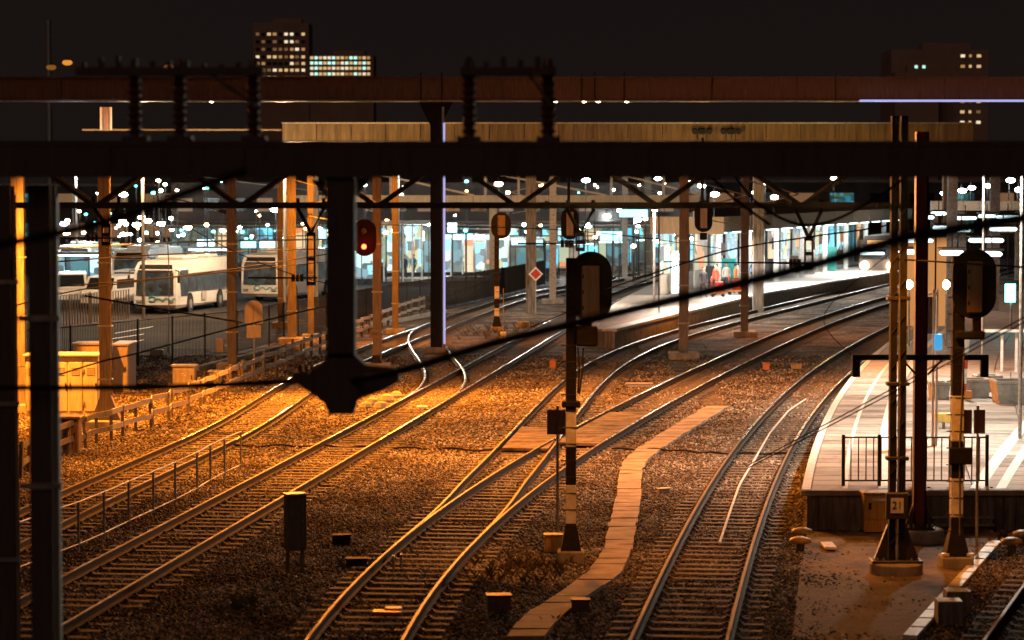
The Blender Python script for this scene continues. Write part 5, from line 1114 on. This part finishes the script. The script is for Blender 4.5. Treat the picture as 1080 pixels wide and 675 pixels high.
# terminal building with shopfronts, 250 m
YB = 235.0; tb = thing('bus_terminal', 'long low terminal with glowing shopfronts behind the buses', 'building', (0, YB, 0)); xa, xb = pt(180, 230, YB).x, pt(745, 230, YB).x
zr = pt(300, 190, YB).z
MB().box(((xa + xb) / 2, 5, (3.2 + 7.6) / 2), (xb - xa, 9, 4.4)).build('upper_wall', M_FACD, tb); MB().box(((xa + xb) / 2, -1, 3.9), (xb - xa + 1, 4, .5), ch=.05).build('canopy', M_FACADE, tb)
n = 26; kinds = [E_SHOP, E_SHOPB, E_SHOPW, E_SHOP, E_DIM, E_SHOPB]
for i in range(n):
    x = xa + (xb - xa) * (i + .5) / n; w = (xb - xa) / n
    fr_ = MB(); fr_.box((x - w / 2, .3, 1.8), (.18, .2, 3.6)); fr_.box((x, .3, 2.8), (w, .12, .12)); fr_.box((x, .3, .2), (w, .14, .4)); wd = fr_.build('shopfront', M_FACADE, tb)
    MB().box((x, .45, 1.8), (w - .1, .05, 3.4)).build('pane', kinds[(i * 7 + i // 3) % 6] if i > 1 else E_DIM, wd)
rt = random.Random(5)
for i in range(46):
    x = xa + (xb - xa) * rt.random(); z = rt.uniform(2.2, 3.5); y = rt.uniform(-14, -1.5)
    MB().tube([(x, y, z), (x, y, z + .15), (x, y, z + .25)], .2, 8, rs=[.08, .2, .1]).build('pendant_light', rt.choice([E_WHT, E_WRM, E_WRM, E_SCREEN, E_GRN]), tb); MB().bar((x, y, z + .2), (x, y, 3.75), .05).build('hanger', M_DARKST, tb)
for i in range(30): x = xa + (xb - xa) * (i + .5) / 30; MB().box((x, -13, 1.9), (.16, .16, 3.8)).build('canopy_post', M_MAST, tb)
MB().box(((xa + xb) / 2, -8, 3.95), (xb - xa, 13, .12)).build('front_canopy', M_FACADE, tb)
for i in range(20): x = xa + (xb - xa) * (i + .5) / 20; MB().box((x, .48, 5.6), (1.4, .06, 1.2)).build('window', E_WIND if i % 3 == 0 else M_GLASSD, tb)
# nearer lit passenger shelter (410-455) and platform shops (465-520)
sh = thing('waiting_room', 'glass waiting room with bright cyan interior beside the tall dark column', 'shelter', tuple(at(430, 297))); Ys = sh.location.y; k = Ys / F_PX
w = 50 * k; MB().box((0, 2, -.0 + .1), (w, 4, .25)).build('floor', M_CONC, sh); MB().box((0, 2, 62 * k), (w + .5, 4.6, .25)).build('roof', M_FACADE, sh)
for i in range(6): MB().box((-w / 2 + w * i / 5, 0, 31 * k), (.12, .12, 62 * k)).build('mullion', W_, sh)
for i in range(5): MB().box((-w / 2 + w * (i + .5) / 5, 3.9, 33 * k), (w / 5 - .1, .06, 50 * k)).build('back_panel', (E_SHOP, E_DIM, E_SHOP, E_SHOP, E_DIM)[i], sh)
MB().box((0, 2, 60 * k), (w * .8, .5, .12)).build('light_strip', E_PANEL, sh); area('shelter_light', None, (sh.location.x, Ys + 2, 58 * k), 3, 2, 60, WHITE)
person((sh.location.x - .3, Ys + 1.3, .22), R(30), 'person in dark clothes standing in the glass waiting room, left', (.03, .04, .05), (.04, .04, .05)); person((sh.location.x + .4, Ys + 1.0, .22), R(-40), 'person in a teal jacket standing in the glass waiting room, right', (.03, .16, .18), (.04, .04, .05), 1.04)
s2 = thing('lit_stop', 'row of cyan-lit bus stops right of the tall dark column', 'bus stop', tuple(at(500, 296))); k = s2.location.y / F_PX; w = 72 * k
MB().box((0, 1.5, 52 * k), (w, 3.4, .3)).build('roof', M_FACD, s2); MB().box((0, 1, .15), (w, 3, .3)).build('kerb', W_, s2)
for i in range(7):
    MB().box((-w / 2 + w * i / 6, 0, 26 * k), (.14, .14, 52 * k)).build('post', W_, s2)
    if i < 6: MB().box((-w / 2 + w * (i + .5) / 6, 2.6, 28 * k), (w / 6 - .12, .05, 40 * k)).build('panel', (E_SHOP, E_DIM, E_SHOPW, E_SHOP, E_SHOPW, E_SHOP)[i], s2)
    if i < 6: MB().box((-w / 2 + w * (i + .5) / 6, -.1, 46 * k), (w / 6 * .7, .1, 5 * k)).build('sign', E_PANEL if i % 2 else E_SCREEN, s2)
area('stop_light', None, (s2.location.x, s2.location.y + .4, 48 * k), 8, 2, 350, WHITE)
# screens and signs
scr = [(66, 276, 20, 14, 'left of the mast with the splayed foot, topmost'), (68, 290, 16, 8, 'left of the mast with the splayed foot, lower'), (102, 277, 14, 10, 'bright square left of the splayed-foot mast'), (143, 263, 7, 8, 'first of three small squares above the nearer bus'), (150, 263, 7, 8, 'middle of three small squares above the nearer bus'), (157, 263, 7, 8, 'last of three small squares above the nearer bus'), (217, 257, 18, 9, 'large upper one over the roof of the nearer bus'), (217, 266, 22, 9, 'large lower one over the roof of the nearer bus'), (262, 258, 16, 7, 'above the left end of the second bus'), (282, 258, 16, 7, 'above the second bus'), (340, 247, 10, 10, 'square beside the black drop post'), (122, 269, 12, 7, 'faint one between mast and small squares'), (168, 270, 12, 6, 'low one behind the nearer bus roof'), (82, 292, 20, 12, 'wide dim one near the left fence'), (430, 243, 22, 7, 'over the waiting room'), (477, 240, 10, 10, 'round-looking one right of the tall column'), (300, 257, 12, 6, 'above the middle of the second bus'), (646, 249, 26, 10, 'over the far shops right of centre'), (700, 236, 22, 10, 'large white one left of the glazed hall'), (668, 225, 30, 8, 'long white one beneath the truss right of centre')]
for i, (px, py, w, h, lab) in enumerate(scr):
    Y = 190 + (i * 7) % 25; c = pt(px, py, Y); k = Y / F_PX; t = thing('lit_sign', 'glowing bus stop sign, ' + lab, 'lit sign', (c.x, c.y, 0), group='glowing signs in the bus yard')
    MB().box((0, 0, c.z), (w * k, .15, h * k), ch=.02).build('panel', E_SCREEN if i % 3 else emit('pale_screen', (.7, .98, 1), 2.6), t); MB().box((0, .1, c.z), (w * k + .12, .12, h * k + .12)).build('frame', M_DARKST, t)
    MB().box((0, .1, (c.z - h * k / 2) / 2), (.12, .1, c.z - h * k / 2)).build('post', M_DARKST, t)
# yard lamps
lamps = [(130,205,'w'),(129,233,'r'),(144,237,'w'),(149,229,'w'),(156,233,'r'),(170,236,'w'),(185,235,'w'),(198,240,'r'),(208,235,'w'),(223,235,'w'),(68,236,'b'),(70,246,'r'),(131,247,'r'),(290,221,'w'),(605,202,'r'),(618,190,'w'),(694,188,'w'),(740,196,'w'),(754,205,'w'),(797,203,'r'),(808,193,'w'),(880,188,'w'),(996,204,'w'),(1015,201,'w'),(1025,198,'w'),(1043,196,'w'),(1066,190,'w'),(465,208,'r'),(526,194,'r'),(480,235,'g'),(640,228,'w'),(655,222,'w'),(735,232,'w'),(620,238,'w'),(635,243,'r'),(648,240,'w'),(672,232,'w'),(690,235,'w'),(817,208,'r'),(1075,200,'w')]
desc = ['highest at the left','left end of the cluster over the buses','lower of the pair beside it','upper of the pair beside it','warm one of the cluster','right of the cluster over the bus','over the nearer bus front','warm one over the nearer bus','over the nearer bus middle','over the nearer bus rear','blue one at the far left','warm one under the blue one','warm one over the van','below the truss over the second bus','warm one above the central signal','right above the central signal','above the gantry right of centre','above the two orange heads','right of it and lower','warm one above the lit platform','small one above the lit platform','faint one above the canopy','first of the row at upper right','second of the row at upper right','third of the row at upper right','fourth of the row at upper right','fifth of the row at upper right','bright sodium star left of centre','bright sodium star at the centre','green one right of the tall column','white left one over the far shops','white right one over the far shops','white one near the glazed hall','lone white over the far shops','warm one over the far shops','third white over the far shops','fourth white over the far shops','fifth white over the far shops','warm one left of the canopy','last at the right edge']
for i, (px, py, kd) in enumerate(lamps):
    Y = 205 + (i * 37) % 60; c = pt(px, py, Y); rr = .36 if kd != 'b' else .4
    if i in (27, 28): rr = .36
    small_lamp('street_lamp', 'distant lit street lamp, ' + desc[i], c, {'w': E_WHT, 'r': E_WRM, 'b': E_BLU, 'g': E_GRN}[kd], rr, 'distant street lamps', pole=1)
for (px, py, lab) in ((71, 66, 'orange lamp high at upper left, brighter one'), (178, 71, 'dim orange lamp high above the girder, right of the brighter one'), (54, 71, 'dim orange lamp beside the pale chimney')):
    small_lamp('street_lamp', lab, pt(px, py, 300), emit('dim_sodium_lamp' if px == 71 else 'faint_sodium_lamp', (1, .35, .04), .8 if px == 71 else .22), .62, 'orange lamps in the sky at upper left', pole=0)
    c = pt(px, py, 300)
# added unseen light poles, brightening the buses and the yard
for k, (px, Y, z, pw, col) in enumerate(((150, 143, 9, 2600, WARM), (300, 152, 9, 2600, WARM), (420, 185, 9, 1500, WHITE), (80, 190, 9, 1800, WHITE), (560, 205, 9, 1900, WHITE))):
    X = pt(px, 250, Y).x; t = thing('yard_fill_lamp', 'added fill light over the bus yard, hidden by the near beam, ' + ('first', 'second', 'third', 'rear left', 'rear right')[k], 'floodlight', (X, Y, 0)); MB().tube([(0, .3, 0), (0, .3, z)], .09, 8).build('pole', M_MAST, t); MB().box((0, 0, z + .15), (.6, .9, .2), ch=.04).build('lamp_head', M_DARKST, t)
    point('yard_fill_light', None, (X, Y - .2, z), pw * K_YARD, col, .25)

# ------------------------------------------------------------------ city behind
M_CITY = mat('hazy_city_facade', (.42, .33, .31), .9, var=.15, vs=.1)
E_W2 = emit('amber_office_window', (1, .5, .18), .45); E_W3 = emit('pale_office_window', (1, .82, .55), 1.0)
def tower(px0, px1, pyt, Y, rows, cols, label, lit, mats_, depth=20, pyb=None):
    xa, xb = pt(px0, 100, Y).x, pt(px1, 100, Y).x; zt = pt(px0, pyt, Y).z; t = thing('office_tower', label, 'building', ((xa + xb) / 2, Y, 0)); w = xb - xa
    MB().box((0, depth / 2, zt / 2), (w, depth, zt)).build('wall', M_CITY, t); MB().box((w * .1, depth / 2, zt + 1), (w * .5, depth * .5, 2)).build('roof_plant', M_CITY, t)
    rr = random.Random(label); zz0 = pt(px0, rows[0], Y).z
    for ry in rows:
        z = pt(px0, ry, Y).z
        for cx in cols:
            x = pt(cx[0], 100, Y).x - (xa + xb) / 2; ww = (cx[1]) / F_PX * Y; v = rr.random()
            m = rr.choice([mats_[0], mats_[0], E_W2, E_W3]) if v < lit else (mats_[1] if v < lit + .3 else M_GLASSD)
            f = MB().box((x, -.1, z), (ww + .3, .1, Y / F_PX * 3.4 + .3)).build('window', M_CITY, t); MB().box((x, -.2, z), (ww * .86, .08, Y / F_PX * 2.9)).build('pane', m, f)
    return t
tower(267, 326, 24, 1100, (36, 44, 52, 60, 67, 74, 82), [(272, 4), (278, 4), (284, 4.5), (290, 4.5), (296, 4), (302, 4), (308, 4), (313.5, 4.5), (320, 4)], 'tall dark office tower with scattered yellow lit windows', .5, (E_WIN, E_WIND))
tower(327, 394, 58, 1000, (61, 66.5, 72, 78, 84), [(329 + i * 4.6, 3.8) for i in range(14)], 'lower office block with full rows of bright windows, right of the tower', .75, (E_WIN, E_WINC))
tower(940, 1042, 52, 700, (59, 70, 107, 118, 129), [(1015, 5), (1023, 3), (1032, 5)], 'dark block at upper right with a few square lit windows', .8, (E_WIN, E_WIND))
tower(944, 990, 76, 690, (70.5,), [(966, 3.5), (974, 3.5)], 'small dark block left of the one with square windows', .4, (E_WINC, E_WIN))
q = pt(51, 22, 420); t = thing('chimney', 'thin pale chimney rising at upper left', 'chimney', (q.x, q.y, 0)); MB().tube([(0, 0, 0), (0, 0, q.z * .6), (0, 0, q.z)], .6, 14, rs=[.7, .5, .38]).build('stack', M_GALV, t); MB().tube([(0, 0, q.z - .6), (0, 0, q.z)], .48, 14).build('collar', M_GALV, t)
# far low buildings
for k, (a, c, pt_, Y, lab) in enumerate(((-40, 190, 196, 300, 'dark low building behind the lamps at far left'), (740, 1120, 192, 330, 'long dark building behind the right canopy lights'), (180, 760, 178, 380, 'dark building mass above the terminal'))):
    xa, xb = pt(a, 200, Y).x, pt(c, 200, Y).x; z = pt(a, pt_, Y).z; t = thing('low_building', lab, 'building', ((xa + xb) / 2, Y, 0)); w = xb - xa
    MB().box((0, 8, z / 2), (w, 16, z)).build('wall', M_FACD, t)
    n = int(w / 5)
    for i in range(n):
        v = random.random()
        for zz_ in (2.2, 5.6): MB().box((-w / 2 + (i + .5) * w / n, -.05, zz_), (w / n * .6, .08, 1.6)).build('window', E_WIND if v < .35 else (E_DIM if v < .55 else M_GLASSD), t)
    MB().box((0, -1, z + .1), (w + 1, 2.4, .3)).build('eave', M_FACADE, t)
# a lit parking deck at the far right (pinkish)
t = thing('parking_deck', 'pinkish-lit long deck edge under the row of lamps at upper right', 'parking deck', (pt(1040, 215, 200).x, 200, 0)); k = 200 / F_PX
for i in range(8): MB().box((-50 * k + i * 17 * k, 0, pt(1040, 217, 200).z), (16.6 * k, .4, 10 * k), ch=.02).build('parapet_panel', W_, t)
for i in range(5): MB().box((-50 * k + i * 30 * k, 2, pt(1040, 223, 200).z / 2), (.5, .5, pt(1040, 223, 200).z)).build('column', M_CONC, t)
point('deck_light', None, pt(1040, 207, 194), 300, WARM, .3)

# ------------------------------------------------------------------ sodium floodlights over the ballast
for k, (px, py, Y, tx, ty, pw, ang, lab) in enumerate((
    (-18, 165, 80.2, -8, 82, 6500, 150, 'sodium floodlight above the two leftmost tracks'),
    (430, 165, 92, -3.0, 80, 5200, 152, 'sodium floodlight high above the second track'),
    (290, 165, 90, -7, 80, 3200, 150, 'sodium floodlight between the two leftmost tracks'),
    (520, 165, 70, -.5, 66, 1700, 155, 'sodium floodlight above the middle of the yard'),
    (180, 172, 66, -9, 70, 900, 150, 'sodium floodlight over the slender handrail'),
    (600, 168, 92, 3, 90, 1300, 150, 'sodium floodlight above the board crossing'),
    (860, 166, 92, 10, 92, 950, 150, 'sodium floodlight above the curved right track'),
    (650, 168, 47.4, 1.4, 50.3, 250, 52, 'added weak sodium fill light for the central signal post'),  # unseen narrow spot added to light the front of the signal post
    (930, 168, 47.0, 8.7, 50.3, 300, 54, 'added weak sodium fill light for the second signal and the apron'),  # unseen narrow spot added for the second signal's front and the apron
    (780, 168, 64, 4.5, 62, 420, 150, 'dim sodium floodlight over the curved right track'),
    (800, 168, 128, 14, 128, 800, 150, 'sodium floodlight between the shining tracks and the middle platform'),
    (380, 172, 118, -6, 128, 2200, 140, 'sodium floodlight beyond the black drop post'),
    (560, 172, 150, 4, 172, 9000, 150, 'sodium floodlight near the orange low gantry'))):
    c = pt(px, py, Y); t = thing('sodium_floodlight', lab, 'floodlight', (c.x, c.y, c.z), group='sodium floodlights hidden by the near beam')
    MB().box((0, 0, .12), (.5, .4, .22), ch=.05).build('housing', M_DARKST, t); MB().box((0, 0, .0), (.4, .3, .03)).build('lens', E_SOD, t); MB().tube([(0, 0, .2), (0, 0, .28)], .03, 6).build('hanger', M_GALV, t)
    MB().tube([(-.22 * Y - c.x, 0, .32), (-.5, 0, .28), (.5, 0, .28), (.22 * Y - c.x, 0, .32)], .010, 5).build('span_wire', M_WIRE, t)
    spot('sodium_light', None, (c.x, c.y, c.z - .06), (tx, ty, 0), pw * K_SOD, SOD, ang, .8, .12)

# assumed floodlight just outside the right edge, added to edge-light the near posts
t = thing('assumed_floodlight', 'assumed floodlight mast just outside the right edge of the photo', 'floodlight', (8.5, 30, 0))
MB().tube([(0, 0, 0), (0, 0, 7.0)], .08, 8).build('pole', M_GALV, t); MB().box((-.1, 0, 7.05), (.5, .4, .2), ch=.04).build('housing', M_DARKST, t)
spot('assumed_flood_light', None, (8.2, 29.8, 6.95), (-3.5, 22, 5.6), 3000, (.9, .95, .8), 34, .5, .15)

# small shelters, a crowd of little lamps and sign posts in the far bus yard
def shelter(px, py, w, label, me_):
    q = at(px, py); t = thing('bus_shelter', label, 'shelter', tuple(q), group='small bus shelters in the far yard')
    MB().box((0, 0, 2.6), (w, 1.8, .16), ch=.03).build('roof', M_FACADE, t); MB().box((0, -.5, 2.45), (w * .8, .2, .1)).build('light_strip', E_PANEL, t)
    n = max(2, int(w / 1.4))
    for i in range(n + 1): MB().box((-w / 2 + w * i / n, .7, 1.3), (.08, .08, 2.6)).build('post', M_DARKST, t)
    for i in range(n): MB().box((-w / 2 + w * (i + .5) / n, .7, 1.35), (w / n - .12, .04, 1.9)).build('panel', me_[i % len(me_)], t)
    MB().box((0, .4, .5), (w * .7, .4, .08)).build('seat', M_GALV, t)
    for x in (-w * .3, w * .3): MB().bar((x, .4, 0), (x, .4, .48), .08).build('leg', M_DARKST, t)
for px, py, w, lab, me_ in ((80, 306, 5, 'shelter with cyan panels at the far left between the posts', (E_SHOP, E_DIM)), (118, 300, 3, 'shelter behind the mast with the splayed foot', (E_SHOPB, E_DIM)), (222, 297, 4, 'shelter behind the rear of the nearer bus', (E_SHOPW, E_DIM)), (365, 300, 4, 'shelter behind the black drop post', (E_SHOPB, E_SHOP)), (545, 290, 4, 'shelter right of the distant signal', (E_DIM, E_SHOPB)), (600, 288, 5, 'shelter above the central signal head', (E_SHOPB, E_SHOPW)), (640, 285, 4, 'shelter left of the pale distant mast', (E_SHOPW, E_DIM)), (690, 282, 4, 'shelter left of the passengers', (E_DIM, E_SHOPB))):
    shelter(px, py, w, lab, me_)
rl = random.Random(11)
for i in range(110):
    px = rl.uniform(60, 735); py = rl.choice([rl.uniform(222, 262), rl.uniform(190, 206), rl.uniform(236, 250)]); Y = rl.uniform(190, 225); c = pt(px, py, Y); k = rl.random()
    t = thing('yard_lamp', 'tiny lit lamp lost in the crowd of lights over the far bus yard', 'lamp', (c.x, c.y, 0), group='crowd of tiny lamps over the far bus yard'); z = c.z; rr = rl.uniform(.08, .2)
    MB().tube([(0, 0, z - rr * .6), (0, 0, z), (0, 0, z + rr * .6)], rr, 8, rs=[rr * .5, rr, rr * .5]).build('lens', E_WHT if k < .3 else (E_WRM if k < .65 else (E_GRN if k < .85 else E_SOD)), t, smooth=True)
    MB().bar((0, .2, 0), (0, .2, z), .07).build('pole', M_DARKST, t)


railing('pale_railing', 'pale barred railing far left beyond the cream cabinets', 'railing', at(52, 348), at(136, 339), 1.7, 4, .3, M_GALV, bar=.03)
for k, (px, py, rz_, lab) in enumerate(((75, 322, 10, 'small pale car parked left of the splayed-foot mast'), (100, 326, -15, 'second small pale car beside the white van'))):
    copy_tree(vn, lab, tuple(at(px, py)), R(rz_))['category'] = 'car'
copy_tree(bus1, 'distant white bus at the far left behind the screens', tuple(at(78, 303)), -R(2))
